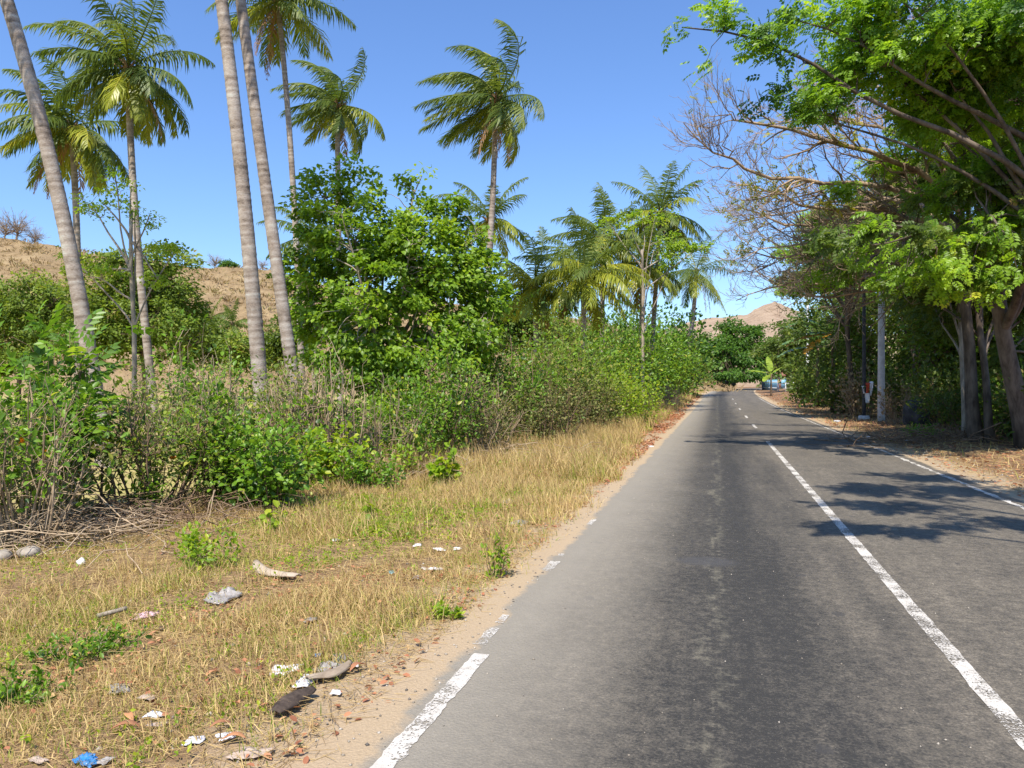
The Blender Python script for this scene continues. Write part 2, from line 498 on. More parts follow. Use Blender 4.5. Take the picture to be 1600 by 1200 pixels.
def road_mat():
    m, N, L, b, out = mat_new('old_asphalt')
    tc = N.new('ShaderNodeTexCoord')
    uvn = N.new('ShaderNodeUVMap'); uvn.uv_map = 'UVMap'          # u = metres across, v = metres along the road
    ob = uvn.outputs[0]
    sp = N.new('ShaderNodeSeparateXYZ'); L.new(ob, sp.inputs[0])
    mp = N.new('ShaderNodeMapping'); mp.inputs['Scale'].default_value = (1.0, .10, 1)
    L.new(ob, mp.inputs[0])
    streak = noise_node(N, L, 2.6, 5, .62, mp.outputs[0])
    blot = noise_node(N, L, 1.4, 6, .65, ob)
    agg = noise_node(N, L, 60, 6, .8, ob)
    agg2 = N.new('ShaderNodeTexVoronoi'); agg2.inputs['Scale'].default_value = 70
    L.new(ob, agg2.inputs['Vector'])
    x = sp.outputs[0]
    # wheel-polished, oil-darkened band in the middle of the near lane
    def band(c, w):
        d = math_n(N, L, 'ABSOLUTE', math_n(N, L, 'SUBTRACT', math_n(N, L, 'ADD', x, math_n(N, L, 'MULTIPLY', math_n(N, L, 'SUBTRACT', streak.outputs[0], .5), .9)), c))
        return math_n(N, L, 'SUBTRACT', 1.0, math_n(N, L, 'DIVIDE', d, w), True)
    oil = band(0.18, 1.0)
    oil2 = band(2.45, .6)
    tone = math_n(N, L, 'ADD', math_n(N, L, 'MULTIPLY', blot.outputs[0], .40), math_n(N, L, 'MULTIPLY', streak.outputs[0], .42))
    tone = math_n(N, L, 'ADD', tone, math_n(N, L, 'MULTIPLY', math_n(N, L, 'SUBTRACT', agg.outputs[0], .5), 1.7))
    mott = noise_node(N, L, 14, 8, .75, ob)
    tone = math_n(N, L, 'ADD', tone, math_n(N, L, 'MULTIPLY', math_n(N, L, 'SUBTRACT', mott.outputs[0], .5), 1.25))
    tone = math_n(N, L, 'SUBTRACT', tone, math_n(N, L, 'MULTIPLY', oil, .42))
    tone = math_n(N, L, 'SUBTRACT', tone, math_n(N, L, 'MULTIPLY', oil2, .06))
    tone = math_n(N, L, 'ADD', tone, math_n(N, L, 'MULTIPLY', math_n(N, L, 'SUBTRACT', x, 1.0, True), .02))
    r = ramp(N, [(.0, (.034, .032, .029)), (.22, (.074, .066, .054)), (.42, (.116, .100, .078)), (.62, (.175, .150, .115)), (.85, (.29, .25, .185))])
    L.new(tone, r.inputs[0])
    c = r.outputs[0]
    # pale worn seam where the paver passes met
    ds = math_n(N, L, 'ABSOLUTE', math_n(N, L, 'SUBTRACT', math_n(N, L, 'ADD', x, math_n(N, L, 'MULTIPLY', math_n(N, L, 'SUBTRACT', blot.outputs[0], .5), .7)), -.02))
    seam = math_n(N, L, 'SUBTRACT', 1.0, math_n(N, L, 'DIVIDE', ds, .10), True)
    sn = noise_node(N, L, 6, 4, .7, mp.outputs[0])
    seam = math_n(N, L, 'MULTIPLY', seam, math_n(N, L, 'MULTIPLY', math_n(N, L, 'SUBTRACT', math_n(N, L, 'ADD', math_n(N, L, 'MULTIPLY', sn.outputs[0], .5), math_n(N, L, 'MULTIPLY', mott.outputs[0], .5)), .47), 5, True))
    c = mixc(N, L, math_n(N, L, 'MULTIPLY', seam, .55), c, (.30, .27, .19))
    # pale stone chips
    chip = math_n(N, L, 'GREATER_THAN', noise_node(N, L, 150, 2, .5, ob).outputs[0], .70)
    c = mixc(N, L, math_n(N, L, 'MULTIPLY', chip, .45), c, (.46, .42, .35))
    # small dark bitumen spots and one patch
    vor = N.new('ShaderNodeTexVoronoi'); vor.inputs['Scale'].default_value = 1.7
    L.new(ob, vor.inputs['Vector'])
    spot = math_n(N, L, 'LESS_THAN', math_n(N, L, 'ADD', vor.outputs['Distance'], math_n(N, L, 'MULTIPLY', mott.outputs[0], .16)), .16)
    c = mixc(N, L, math_n(N, L, 'MULTIPLY', spot, .6), c, (.05, .047, .045))
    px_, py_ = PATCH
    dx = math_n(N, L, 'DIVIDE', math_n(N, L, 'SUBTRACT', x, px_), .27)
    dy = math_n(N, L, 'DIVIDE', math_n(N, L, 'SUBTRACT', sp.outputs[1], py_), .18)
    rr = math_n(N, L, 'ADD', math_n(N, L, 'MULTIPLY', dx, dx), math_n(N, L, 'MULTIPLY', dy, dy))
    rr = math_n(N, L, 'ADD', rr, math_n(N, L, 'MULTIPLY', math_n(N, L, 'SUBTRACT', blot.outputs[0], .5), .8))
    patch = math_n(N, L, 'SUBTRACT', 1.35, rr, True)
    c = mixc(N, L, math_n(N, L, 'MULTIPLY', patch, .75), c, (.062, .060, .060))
    # sand blown over the edges
    en = noise_node(N, L, 1.7, 6, .7, ob)
    ew = math_n(N, L, 'ADD', x, math_n(N, L, 'MULTIPLY', math_n(N, L, 'SUBTRACT', en.outputs[0], .5), .42))
    sl = math_n(N, L, 'MULTIPLY', math_n(N, L, 'SUBTRACT', -1.40, ew), 16, True)
    sr = math_n(N, L, 'MULTIPLY', math_n(N, L, 'SUBTRACT', ew, 3.92), 12, True)
    dust = math_n(N, L, 'MULTIPLY', math_n(N, L, 'MULTIPLY', math_n(N, L, 'SUBTRACT', -.35, ew), 1.1, True), .72)
    sand = ramp(N, [(.3, (.32, .235, .145)), (.7, (.44, .335, .215))])
    L.new(agg.outputs[0], sand.inputs[0])
    c = mixc(N, L, dust, c, (.285, .255, .205))
    c = mixc(N, L, math_n(N, L, 'MAXIMUM', sl, sr), c, sand.outputs[0])
    L.new(c, b.inputs['Base Color'])
    b.inputs['Roughness'].default_value = .82
    b.inputs['Specular IOR Level'].default_value = .3
    bump(N, L, b, math_n(N, L, 'ADD', agg.outputs[0], math_n(N, L, 'MULTIPLY', agg2.outputs['Distance'], .6)), .55, .012)
    return m


def paint_mat(name, wear):
    m, N, L, b, out = mat_new(name)
    tc = N.new('ShaderNodeTexCoord')
    ob = tc.outputs['Object']
    n1 = noise_node(N, L, 75, 4, .75, ob)
    n2 = noise_node(N, L, 3.0, 5, .65, ob)
    f = math_n(N, L, 'ADD', n1.outputs[0], math_n(N, L, 'MULTIPLY', math_n(N, L, 'SUBTRACT', n2.outputs[0], .5), .9))
    r = ramp(N, [(wear - .035, 0.0), (wear + .035, 1.0)])
    L.new(f, r.inputs[0])
    n3 = noise_node(N, L, 20, 4, .6, ob)
    cr = ramp(N, [(.3, (.42, .385, .33)), (.7, (.62, .58, .52))])
    L.new(n3.outputs[0], cr.inputs[0]); L.new(cr.outputs[0], b.inputs['Base Color'])
    b.inputs['Roughness'].default_value = .7
    bump(N, L, b, n1.outputs[0], .4, .01)
    tr = N.new('ShaderNodeBsdfTransparent')
    mx = N.new('ShaderNodeMixShader')
    L.new(r.outputs[0], mx.inputs[0]); L.new(tr.outputs[0], mx.inputs[1]); L.new(b.outputs[0], mx.inputs[2])
    L.new(mx.outputs[0], out.inputs['Surface'])
    return m


def hill_mat(name, c1, c2, c3):
    m, N, L, b, out = mat_new(name)
    tc = N.new('ShaderNodeTexCoord')
    ob = tc.outputs['Object']
    mp = N.new('ShaderNodeMapping'); mp.inputs['Scale'].default_value = (1, 1, .35)
    L.new(ob, mp.inputs[0])
    n1 = noise_node(N, L, .10, 8, .68, mp.outputs[0])
    n2 = noise_node(N, L, .9, 5, .7, mp.outputs[0])
    f = math_n(N, L, 'ADD', math_n(N, L, 'MULTIPLY', n1.outputs[0], .6), math_n(N, L, 'MULTIPLY', n2.outputs[0], .4))
    r = ramp(N, [(.36, c1), (.5, c2), (.64, c3)])
    L.new(f, r.inputs[0]); L.new(r.outputs[0], b.inputs['Base Color'])
    b.inputs['Roughness'].default_value = .95
    b.inputs['Specular IOR Level'].default_value = .05
    bump(N, L, b, n2.outputs[0], .8, 1.0)
    return m


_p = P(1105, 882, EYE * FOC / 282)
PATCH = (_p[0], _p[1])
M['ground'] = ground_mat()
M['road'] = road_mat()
M['paint_edge'] = paint_mat('paint_edge', .43)
M['paint_centre'] = paint_mat('paint_centre', .46)
M['paint_worn'] = paint_mat('paint_worn', .475)
M['hill'] = hill_mat('hill_grass', (.16, .115, .06), (.29, .205, .112), (.37, .28, .155))
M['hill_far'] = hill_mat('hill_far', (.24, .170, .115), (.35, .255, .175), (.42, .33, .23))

# ------------------------------------------------------------------ the setting
def axis_pts(lo, hi, dense_lo, dense_hi, step, grow):
    a = list(np.arange(dense_lo, dense_hi, step))
    s = step; x = a[-1]
    while x < hi:
        s *= grow; x += s; a.append(x)
    s = step; x = a[0]; pre = []
    while x > lo:
        s *= grow; x -= s; pre.append(x)
    return np.array(pre[::-1] + a)


gx = axis_pts(-1500, 1500, -9, 8, .16, 1.13)
gy = axis_pts(-500, 2500, .5, 22, .18, 1.07)
XX, YY = np.meshgrid(gx, gy)
ZZ = terrain(XX, YY)
nx, ny = len(gx), len(gy)
idx = np.arange(nx * ny).reshape(ny, nx)
quads = np.stack([idx[:-1, :-1], idx[:-1, 1:], idx[1:, 1:], idx[1:, :-1]], -1).reshape(-1, 4)
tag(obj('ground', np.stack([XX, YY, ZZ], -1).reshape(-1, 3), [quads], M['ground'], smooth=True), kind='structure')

# road: a slightly crowned strip with a dropped ragged edge
us = np.concatenate([np.arange(-12, 30, .5), np.arange(30, 150, 2.0), np.arange(150, 330, 8.0)])
vs_ = np.array([-1.80, -1.72, -1.45, -.8, 0, 1.3, 2.6, 3.4, 3.95, 4.16, 4.22])
vz = np.array([-.03, .004, .012, .020, .028, .036, .030, .022, .014, .004, -.03])
UU, VV = np.meshgrid(us, vs_, indexing='ij')
edge = np.zeros_like(VV)
edge[:, :2] = (0.07 * wob(us, us * .3, 1.7))[:, None]
edge[:, -2:] = (0.06 * wob(us, us * .4 + 9, 1.5))[:, None]
RZ = rise(UU) + vz[None, :]
RX = VV + edge + curve_off(UU)
idx = np.arange(RX.size).reshape(RX.shape)
quads = np.stack([idx[:-1, :-1], idx[:-1, 1:], idx[1:, 1:], idx[1:, :-1]], -1).reshape(-1, 4)
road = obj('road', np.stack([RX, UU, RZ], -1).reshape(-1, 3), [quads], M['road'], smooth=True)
tag(road, kind='structure')
uvl = road.data.uv_layers.new(name='UVMap')
li = np.zeros(len(road.data.loops), np.int32); road.data.loops.foreach_get('vertex_index', li)
uv = np.stack([(RX - curve_off(UU)).ravel(), UU.ravel()], -1)[li]
uvl.data.foreach_set('uv', np.ascontiguousarray(uv, np.float32).ravel())


def road_z(v, u):
    return float(rise(u)) + np.interp(v, vs_, vz)


def marking(name, vc, w, u0, u1, mat, ragged=.012, step=.12):
    n = max(3, int((u1 - u0) / step) + 1)
    u = np.linspace(u0, u1, n)
    l = vc - w / 2 + rng.normal(0, ragged, n); r = vc + w / 2 + rng.normal(0, ragged, n)
    m = (l + r) / 2
    V = []
    for a in (l, m, r):
        V.append(np.stack([a + curve_off(u), u, np.array([road_z(q, s) for q, s in zip(a, u)]) + .004], -1))
    V = np.concatenate(V)
    i = np.arange(n - 1)
    F = np.concatenate([np.stack([i + k * n, i + (k + 1) * n, i + 1 + (k + 1) * n, i + 1 + k * n], -1) for k in (0, 1)])
    o = obj(name, V, [F], mat)
    return tag(o, kind='structure')


# near edge line, mostly buried in sand further on
for u0, u1, w in ((1.2, 4.15, .098), (4.30, 4.62, .07), (4.72, 4.90, .05), (6.15, 6.50, .09), (6.7, 6.8, .05), (8.3, 8.7, .06)):
    marking('lane_marking', -1.335 if u1 < 4.2 else -1.40, w, u0, u1, M['paint_edge'] if u1 < 4.2 else M['paint_worn'], .005, .04)
marking('lane_marking', 3.76, .085, 1.0, 75, M['paint_worn'], .012, .15)
marking('lane_marking', 1.305, .098, .8, 21.3, M['paint_centre'], .0035, .08)
for u0 in (27.6, 35.8, 46.5, 57.5, 69):
    marking('lane_marking', 1.305, .098, u0, u0 + 2.6, M['paint_edge'], .006, .2)

# hills: real slopes far beyond the trees
def hill(name, mat, prof, d0, d1, d2, xs, nd=60, rough=1.2):
    """prof(px) -> ridge height in photo rows; slope rises from distance d0 to the ridge at d1 and falls to d2"""
    ds = np.concatenate([np.linspace(d0, d1, nd), np.linspace(d1, d2, 14)[1:]])
    A, D = np.meshgrid(xs, ds, indexing='ij')
    zr = EYE + (600 - prof(A)) / FOC * d1
    t = np.where(D <= d1, sstep(0, 1, .5 * (D - d0) / (d1 - d0) + 0) * 2, 1 - .75 * sstep(d1, d2, D))
    t = np.where(D <= d1, ((D - d0) / (d1 - d0)) ** .8, t)
    X = FWD[0] * D + RGT[0] * (A - 800) / FOC * D
    Y = FWD[1] * D + RGT[1] * (A - 800) / FOC * D
    bum = rough * (.6 * wob(X, Y, .11) + .35 * wob(X, Y, .31) + .2 * wob(X, Y, .8))
    Z = -1.0 + (zr + 1.0) * t + bum * np.minimum(1, 3 * t)
    V = np.stack([X, Y, Z], -1)
    id_ = np.arange(X.size).reshape(X.shape)
    q = np.stack([id_[:-1, :-1], id_[1:, :-1], id_[1:, 1:], id_[:-1, 1:]], -1).reshape(-1, 4)
    o = obj(name, V.reshape(-1, 3), [q], mat, smooth=True)
    tag(o, kind='structure')
    return V


def prof_left(px):
    return np.interp(px, [-900, -400, -150, 0, 60, 110, 200, 290, 350, 420, 470, 560, 700, 830, 900, 1000, 1080, 1150],
                     [430, 380, 366, 378, 381, 392, 408, 420, 423, 426, 436, 452, 474, 492, 500, 516, 535, 570])


def prof_right(px):
    return np.interp(px, [940, 1040, 1095, 1130, 1165, 1180, 1195, 1210, 1225, 1240, 1262, 1290, 1350, 1500, 1800],
                     [560, 515, 500, 496, 492, 484, 476, 474, 478, 486, 493, 505, 520, 535, 560])


hillV = hill('hill', M['hill'], prof_left, 92, 185, 300, np.linspace(-900, 1150, 220), 70, 1.9)
hill('hill', M['hill_far'], prof_right, 230, 420, 600, np.linspace(940, 1800, 160), 60, 2.0)

# ------------------------------------------------------------------ coconut palms
WIND = -RGT * .9 + FWD * .25


def frond(o, az, el, L, droop, wind, mat, parent, nl=44, lfl=.72, lw=.05, tone=.4, hang=.5, ragged=.0):
    n = 13
    hd = RGT * math.cos(az) + FWD * math.sin(az)
    d = hd * math.cos(el) + UPV * math.sin(el)
    p = np.array(o, float); pts = [p.copy()]; st = L / n
    for i in range(n):
        s = i / n
        d = d + np.array([0, 0, -1]) * droop * st * (.25 + s) + WIND * wind * st * (.30 + s * .9)
        d = d / np.linalg.norm(d)
        p = p + d * st
        pts.append(p.copy())
    pts = np.array(pts)
    g = Geo()
    ss = np.linspace(0, 1, n + 1)
    g.tube(pts, .035 * (1 - ss) + .006, 4, tone + .25, cap=False)
    s = np.linspace(.10, .995, nl)
    base = np.stack([np.interp(s, ss, pts[:, k]) for k in range(3)], -1)
    tg = norm(np.gradient(pts, axis=0))
    t = norm(np.stack([np.interp(s, ss, tg[:, k]) for k in range(3)], -1))
    side = np.cross(t, UPV)
    bad = np.linalg.norm(side, axis=1) < .15
    side[bad] = np.cross(hd, UPV)
    side = norm(side)
    upn = np.cross(side, t)
    prof = np.clip(np.sin(np.pi * (.16 + .78 * s)) ** .8, .15, 1)
    for sg in (-1, 1):
        keep = rng.random(nl) > ragged
        k = int(keep.sum())
        if k < 3: continue
        ln = (lfl * prof * rng.uniform(.6, 1.15, nl))[keep][:, None]
        hz = rng.uniform(.5, 1.5, nl)[keep][:, None] * hang
        b = base[keep]; tt = t[keep]; sd = side[keep] * sg; un = upn[keep]
        ft = (.45 + .7 * s[keep])[:, None]
        d1 = norm(sd * 1.0 + tt * ft + un * .12 + np.array([0, 0, -1]) * hz * .55 + WIND * wind * 1.2 + rng.normal(0, .11, (k, 3)))
        d2 = norm(d1 + np.array([0, 0, -1]) * hz * 1.1 + WIND * wind * 1.0 + rng.normal(0, .16, (k, 3)))
        w = lw * (.6 + .6 * prof[keep])[:, None]
        m = b + d1 * ln * .5
        tip = m + d2 * ln * .5
        wa = norm(tt - d1 * np.sum(tt * d1, 1, keepdims=True))
        V = np.stack([b - wa * w * .3, b + wa * w * .3, m - wa * w * .5, m + wa * w * .5, tip], 1).reshape(-1, 3)
        i = np.arange(k)[:, None] * 5
        F3 = np.concatenate([i + np.array([[0, 1, 3]]), i + np.array([[0, 3, 2]]), i + np.array([[2, 3, 4]])])
        g.add(V, F3, None, np.repeat(np.clip(tone + rng.normal(0, .16, k), 0, 1), 5))
    return g.build('frond', mat, parent)


def palm(label, base, top, bow=(0, 0, 0), r0=.2, r1=.13, nf=20, L=3.3, wind=.22, yellow=.25, dry=2, nuts=0, seed=0, detail=1.0, group='coconut palms', stiff=1.0, dang=None):
    global rng
    keep_rng = rng
    rng = np.random.default_rng(100 + seed)
    base = np.array(base, float); top = np.array(top, float)
    t = thing('coconut_palm', label, 'palm tree', base, group)
    Ht = np.linalg.norm(top - base)
    step = .05 / detail
    n = max(12, int(Ht / step))
    s = np.linspace(0, 1, n)
    pts = base + (top - base) * s[:, None] + np.asarray(bow, float) * (4 * s * (1 - s) * (1 + .35 * (s - .5)))[:, None] * Ht
    pts = pts - np.array([0, 0, .15]) * (1 - s[:, None])
    rad = r1 + (r0 - r1) * (1 - s) ** .8 + .55 * r0 * np.exp(-s * Ht / .35)
    ringp = ((np.arange(n) % 3) == 0)
    rad = rad * (1 + np.where(ringp, .022, -.012) + rng.normal(0, .012, n))
    tone = np.where(ringp, .65, .42) + rng.normal(0, .17, n) + .12 * np.sin(s * Ht * 1.7)
    g = Geo(); g.tube(pts, rad, 12 if detail >= .9 else 8, tone)
    g.build('trunk', M['palm_bark'], t, smooth=True)
    c = pts[-1]
    # fibrous heart of the crown
    g = Geo()
    for k in range(9):
        a = k * 2.4; e = .5 + .1 * (k % 4)
        dr = RGT * math.cos(a) * math.cos(e) + FWD * math.sin(a) * math.cos(e) + UPV * math.sin(e)
        g.tube([c - UPV * .25 + dr * .05, c + dr * .22, c + dr * .5], [r1 * .75, .07, .025], 5, .55 + .3 * rng.random())
    g.build('crown_base', M['palm_dry'], t)
    for k in range(nf):
        f = (k + .5) / nf
        az = k * 2.39996 + rng.normal(0, .18)
        el = math.radians(72 - 114 * f ** .8 + rng.normal(0, 8))
        Lk = L * (.78 + .25 * math.sin(math.pi * min(1, .25 + f * .8))) * rng.uniform(.9, 1.08)
        old = f > 1 - yellow
        mat = M['palm_yellow'] if (old and rng.random() < .75) or rng.random() < .08 else M['palm_green']
        frond(c + UPV * (.25 * (1 - f)), az, el, Lk, (.36 + .12 * f) * 3.3 / L * stiff * rng.uniform(.8, 1.35), wind * (1.15 - .5 * f), mat, t,
              nl=int(56 * detail) + 4, lfl=.98 * L / 3.3, lw=.047 / max(.6, detail), tone=rng.uniform(.25, .6), hang=.95 + .55 * f, ragged=.07)
    for k in range(dry):
        az = rng.uniform(0, 6.28) if dang is None else dang[k % len(dang)]
        frond(c - UPV * .2, az, math.radians(-38), L * .85, 1.0, wind * .2, M['palm_dry'], t, nl=int(34 * detail), lfl=.5, lw=.04, tone=.5, hang=1.2, ragged=.25)
    for k in range(nuts):
        a = k * 2.2; rr = .26 + .06 * (k % 2)
        cc = c + RGT * math.cos(a) * rr + FWD * math.sin(a) * rr - UPV * (.18 + .12 * (k % 3))
        th = np.linspace(0, math.pi, 7); 
        g = Geo(); g.tube(np.stack([np.full(7, cc[0]), np.full(7, cc[1]), cc[2] + .15 * np.cos(th)], -1), .11 * np.sin(th) + .004, 8, .5)
        g.build('coconut', M['nut'], t, smooth=True)
    rng = keep_rng
    return t


M['nut'] = plain_mat('nut', (.20, .22, .03), (.34, .25, .05), .45)

R_ = RGT; F_ = FWD
palm('grey ringed palm trunk leaning right at the left edge of the picture', ground(168, 15), P(-150, -420, 14.4), bow=R_ * .040, r0=.155, r1=.10, seed=1, nf=16, L=4.2, nuts=0)
palm('tall palm with wind-swept full crown, left of the bare blue sky', ground(246, 26), P(200, 112, 26), bow=-R_ * .012, r0=.145, r1=.10, nf=30, L=3.05, wind=.36, yellow=.3, dry=1, nuts=5, seed=2, stiff=1.25)
palm('shorter palm with nuts and drooping fronds behind the leaning trunk', ground(120, 29), P(112, 205, 29), bow=R_ * .012, r0=.15, r1=.105, nf=28, L=3.2, wind=.36, yellow=.35, dry=3, nuts=7, seed=3, stiff=1.3)
palm('thick grey palm trunk, left one of the close pair', ground(416, 16.5), P(296, -330, 16.5), bow=R_ * .013, r0=.175, r1=.105, seed=4, nf=16, L=4.2)
palm('pale lichen-spotted palm trunk, right one of the close pair', ground(478, 17.0), P(335, -330, 17.0), bow=-R_ * .004, r0=.155, r1=.095, seed=5, nf=16, L=4.2)
palm('slim palm whose crown touches the top edge with a yellow frond', ground(474, 29), P(434, 2, 29), bow=R_ * .010, r0=.13, r1=.095, nf=22, L=3.3, wind=.15, yellow=.3, dry=2, seed=6, nuts=4)
palm('dark wind-blown palm rising behind the big round shrub', ground(532, 36), P(527, 168, 36), r0=.16, r1=.115, nf=24, L=3.05, wind=.85, yellow=.12, dry=1, seed=7)
palm('lone tall palm swept left against the sky with hanging dry fronds', ground(742, 33), P(774, 160, 33), bow=R_ * .012, r0=.16, r1=.11, nf=28, L=3.6, wind=.85, yellow=.3, dry=3, seed=8, nuts=4, dang=[-1.9, -.9, -1.3])
palm('small palm crown low behind the lone tall palm', ground(764, 42), P(764, 345, 42), r0=.16, r1=.115, nf=16, L=3.2, wind=.1, yellow=.35, dry=0, seed=9, detail=.85)
palm('small palm half hidden between slim trunk and big shrub', ground(492, 44), P(486, 372, 44), r0=.16, r1=.115, nf=15, L=3.2, wind=.05, yellow=.3, dry=0, seed=10, detail=.85)
palm('short yellowish palm at the left end of the palm grove', ground(842, 40), P(835, 448, 40), r0=.17, r1=.12, nf=26, L=3.3, wind=.22, yellow=.85, dry=1, seed=11, detail=.85)
palm('broad palm with bright lower fronds in the grove', ground(912, 38), P(912, 432, 38), r0=.17, r1=.12, nf=30, L=3.8, wind=.2, yellow=.65, dry=1, seed=12, detail=.9, nuts=4)
palm('palm standing tall behind the broad bright palm', ground(940, 45), P(942, 375, 45), r0=.16, r1=.115, nf=26, L=3.5, wind=.2, yellow=.5, dry=2, seed=13, detail=.8)
palm('tallest palm of the grove with upright young fronds', ground(1012, 46), P(1032, 335, 46), r0=.16, r1=.115, nf=26, L=3.6, wind=.06, yellow=.4, dry=3, seed=14, detail=.8)
palm('palm with thick brown skirt in the middle of the grove', ground(1000, 44), P(1004, 415, 44), r0=.16, r1=.115, nf=22, L=3.3, wind=.08, yellow=.4, dry=4, seed=15, detail=.8)
palm('leaning palm with orange crown at the right end of the grove', ground(1062, 76), P(1088, 425, 75), bow=R_ * .02, r0=.26, r1=.18, nf=20, L=5.2, wind=.02, yellow=.45, dry=2, seed=16, detail=.85, dang=[-1.2, .3])
palm('tiny far palm left of two at the hill foot', P(330, 566, 80), P(328, 500, 80), r0=.2, r1=.15, nf=16, L=3.0, wind=.05, yellow=.1, dry=0, seed=17, detail=.5)
palm('tiny far palm right of two at the hill foot', P(362, 566, 78), P(364, 508, 78), r0=.2, r1=.15, nf=16, L=2.8, wind=.05, yellow=.1, dry=0, seed=18, detail=.5)

SUNV = np.array(sun_from)
# ------------------------------------------------------------------ broad-leaved trees
def ell(px, py, d, rx, ry, rd=None):
    """crown lobe: centre by photo place and distance, radii in photo px, depth radius in metres"""
    k = d / FOC
    return P(px, py, d), rx * k, ry * k, (rx * k if rd is None else rd)


def tree(name, label, cat, base, top, r0, lobes, nclump, clump_r, nleaf, L, tmpl, mat, bark, nlimb=6, shell=.5, flat=.65, group=None, seed=0,
         droop=.25, twigs=True, pts_trunk=9, bow=(0, 0, 0), mat2=None, frac2=0.0, sides=8, up=.8):
    global rng
    keep_rng = rng
    rng = np.random.default_rng(500 + seed)
    t = thing(name, label, cat, base, group)
    tp, tr = limb(np.array(base) - UPV * .1, top, r0, r0 * .62, pts_trunk, bow, .008)
    tr = tr + r0 * .45 * np.exp(-np.linspace(0, 1, pts_trunk) * 9)
    gt = Geo(); gt.tube(tp, tr, sides, .5)
    gt.build('trunk', bark, t, smooth=True)
    vol = np.array([a * b * c for _, a, b, c in lobes]) ** .75; vol /= vol.sum()
    C = []
    for (c, a, b, e), f in zip(lobes, vol):
        m = max(1, int(round(nclump * f)))
        dr = rand_dirs(m); rr = rng.random(m) ** shell
        C.append(c + (RGT * (dr[:, 0] * a)[:, None] + UPV * (dr[:, 2] * b)[:, None] + FWD * (dr[:, 1] * e)[:, None]) * rr[:, None])
    C = np.concatenate(C)
    # farthest-point picks become limb ends
    picks = [int(rng.integers(len(C)))]
    dist = np.linalg.norm(C - C[picks[0]], axis=1)
    for _ in range(min(nlimb, len(C)) - 1):
        k = int(np.argmax(dist)); picks.append(k)
        dist = np.minimum(dist, np.linalg.norm(C - C[k], axis=1))
    gb = Geo(); nodes = []; nr = []
    for k in picks:
        s0 = rng.uniform(.55, 1.0)
        q = tp[int(s0 * (pts_trunk - 1))]
        rr0 = r0 * .55 * (.65 + .35 * rng.random())
        lp, lr = limb(q, C[k], rr0, max(.012, rr0 * .16), 9, UPV * .06, .025)
        gb.tube(lp, lr, 6, .5, cap=False)
        nodes.append(lp[2:]); nr.append(lr[2:])
    nodes = np.concatenate(nodes); nr = np.concatenate(nr)
    if twigs:
        for k, c in enumerate(C):
            if k in picks: continue
            dd = np.linalg.norm(nodes - c, axis=1)
            j = int(np.argmin(dd + .25 * np.maximum(0, c[2] < nodes[:, 2])))
            r_a = min(nr[j] * .7, .012 + .016 * dd[j])
            lp, lr = limb(nodes[j], c, r_a, max(.004, r_a * .25), 5, UPV * .05, .05)
            gb.tube(lp, lr, 4, .5, cap=False)
    gb.build('branches', bark, t, smooth=True)
    cen = C.mean(0)
    cnt = np.maximum(3, (nleaf * rng.uniform(.55, 1.45, len(C))).astype(int))
    cr = clump_r * rng.uniform(.7, 1.3, len(C))
    own = np.repeat(np.arange(len(C)), cnt)
    off = rand_dirs(len(own)) * (rng.random(len(own)) ** .45)[:, None] * cr[own][:, None]
    off[:, 2] *= flat
    pos = C[own] + off
    outw = norm(off + .25 * (pos - cen))
    ax = norm(outw * np.array([1, 1, .4]) + rng.normal(0, .5, (len(own), 3)) - UPV * droop)
    nm = norm(UPV * up * .6 + outw * .45 + SUNV * .35 + rng.normal(0, .42, (len(own), 3)))
    tone = np.clip(rng.normal(.45, .17, len(C))[own], 0, 1)
    sz = L * rng.uniform(.65, 1.25, len(own))
    g = Geo()
    if mat2 is not None:
        two = (rng.random(len(C)) < frac2)[own]
        leaves(g, pos[~two], ax[~two], nm[~two], sz[~two], tmpl, tone[~two])
        g2 = Geo(); leaves(g2, pos[two], ax[two], nm[two], sz[two], tmpl, tone[two])
        if two.any(): g2.build('young_leaves', mat2, t)
    else:
        leaves(g, pos, ax, nm, sz, tmpl, tone)
    g.build('crown', mat, t)
    rng = keep_rng
    return t


# the big round shrub-tree in the middle of the left side
tree('broadleaf_tree', 'big bushy bright green tree in front of the palms', 'tree', ground(610, 20), P(612, 520, 20), .16,
     [ell(560, 380, 20, 105, 75, 1.7), ell(660, 400, 20.2, 110, 72, 1.8), ell(600, 480, 19.4, 145, 85, 1.8), ell(715, 450, 20, 62, 80, 1.4),
      ell(515, 300, 20, 50, 30, .7), ell(553, 275, 20, 30, 22, .4), ell(585, 305, 20, 28, 26, .4), ell(647, 300, 20, 24, 34, .35), ell(672, 318, 20, 22, 24, .3), ell(752, 400, 20, 34, 34, .5),
      ell(478, 350, 20, 30, 40, .5), ell(640, 560, 18.9, 130, 42, 1.3), ell(500, 470, 19.6, 45, 70, .8), ell(560, 560, 18.8, 90, 50, 1.2), ell(730, 540, 18.9, 60, 60, 1.0), ell(620, 620, 18.6, 110, 36, 1.1), ell(765, 470, 19.5, 30, 40, .7), ell(700, 340, 20, 40, 26, .6), ell(470, 420, 19.8, 30, 50, .6)],
     560, .36, 64, .135, LEAF_BROAD, M['leaf_glossy'], M['bark_pale'], nlimb=18, shell=.45, seed=1, mat2=M['leaf_lime'], frac2=.16)

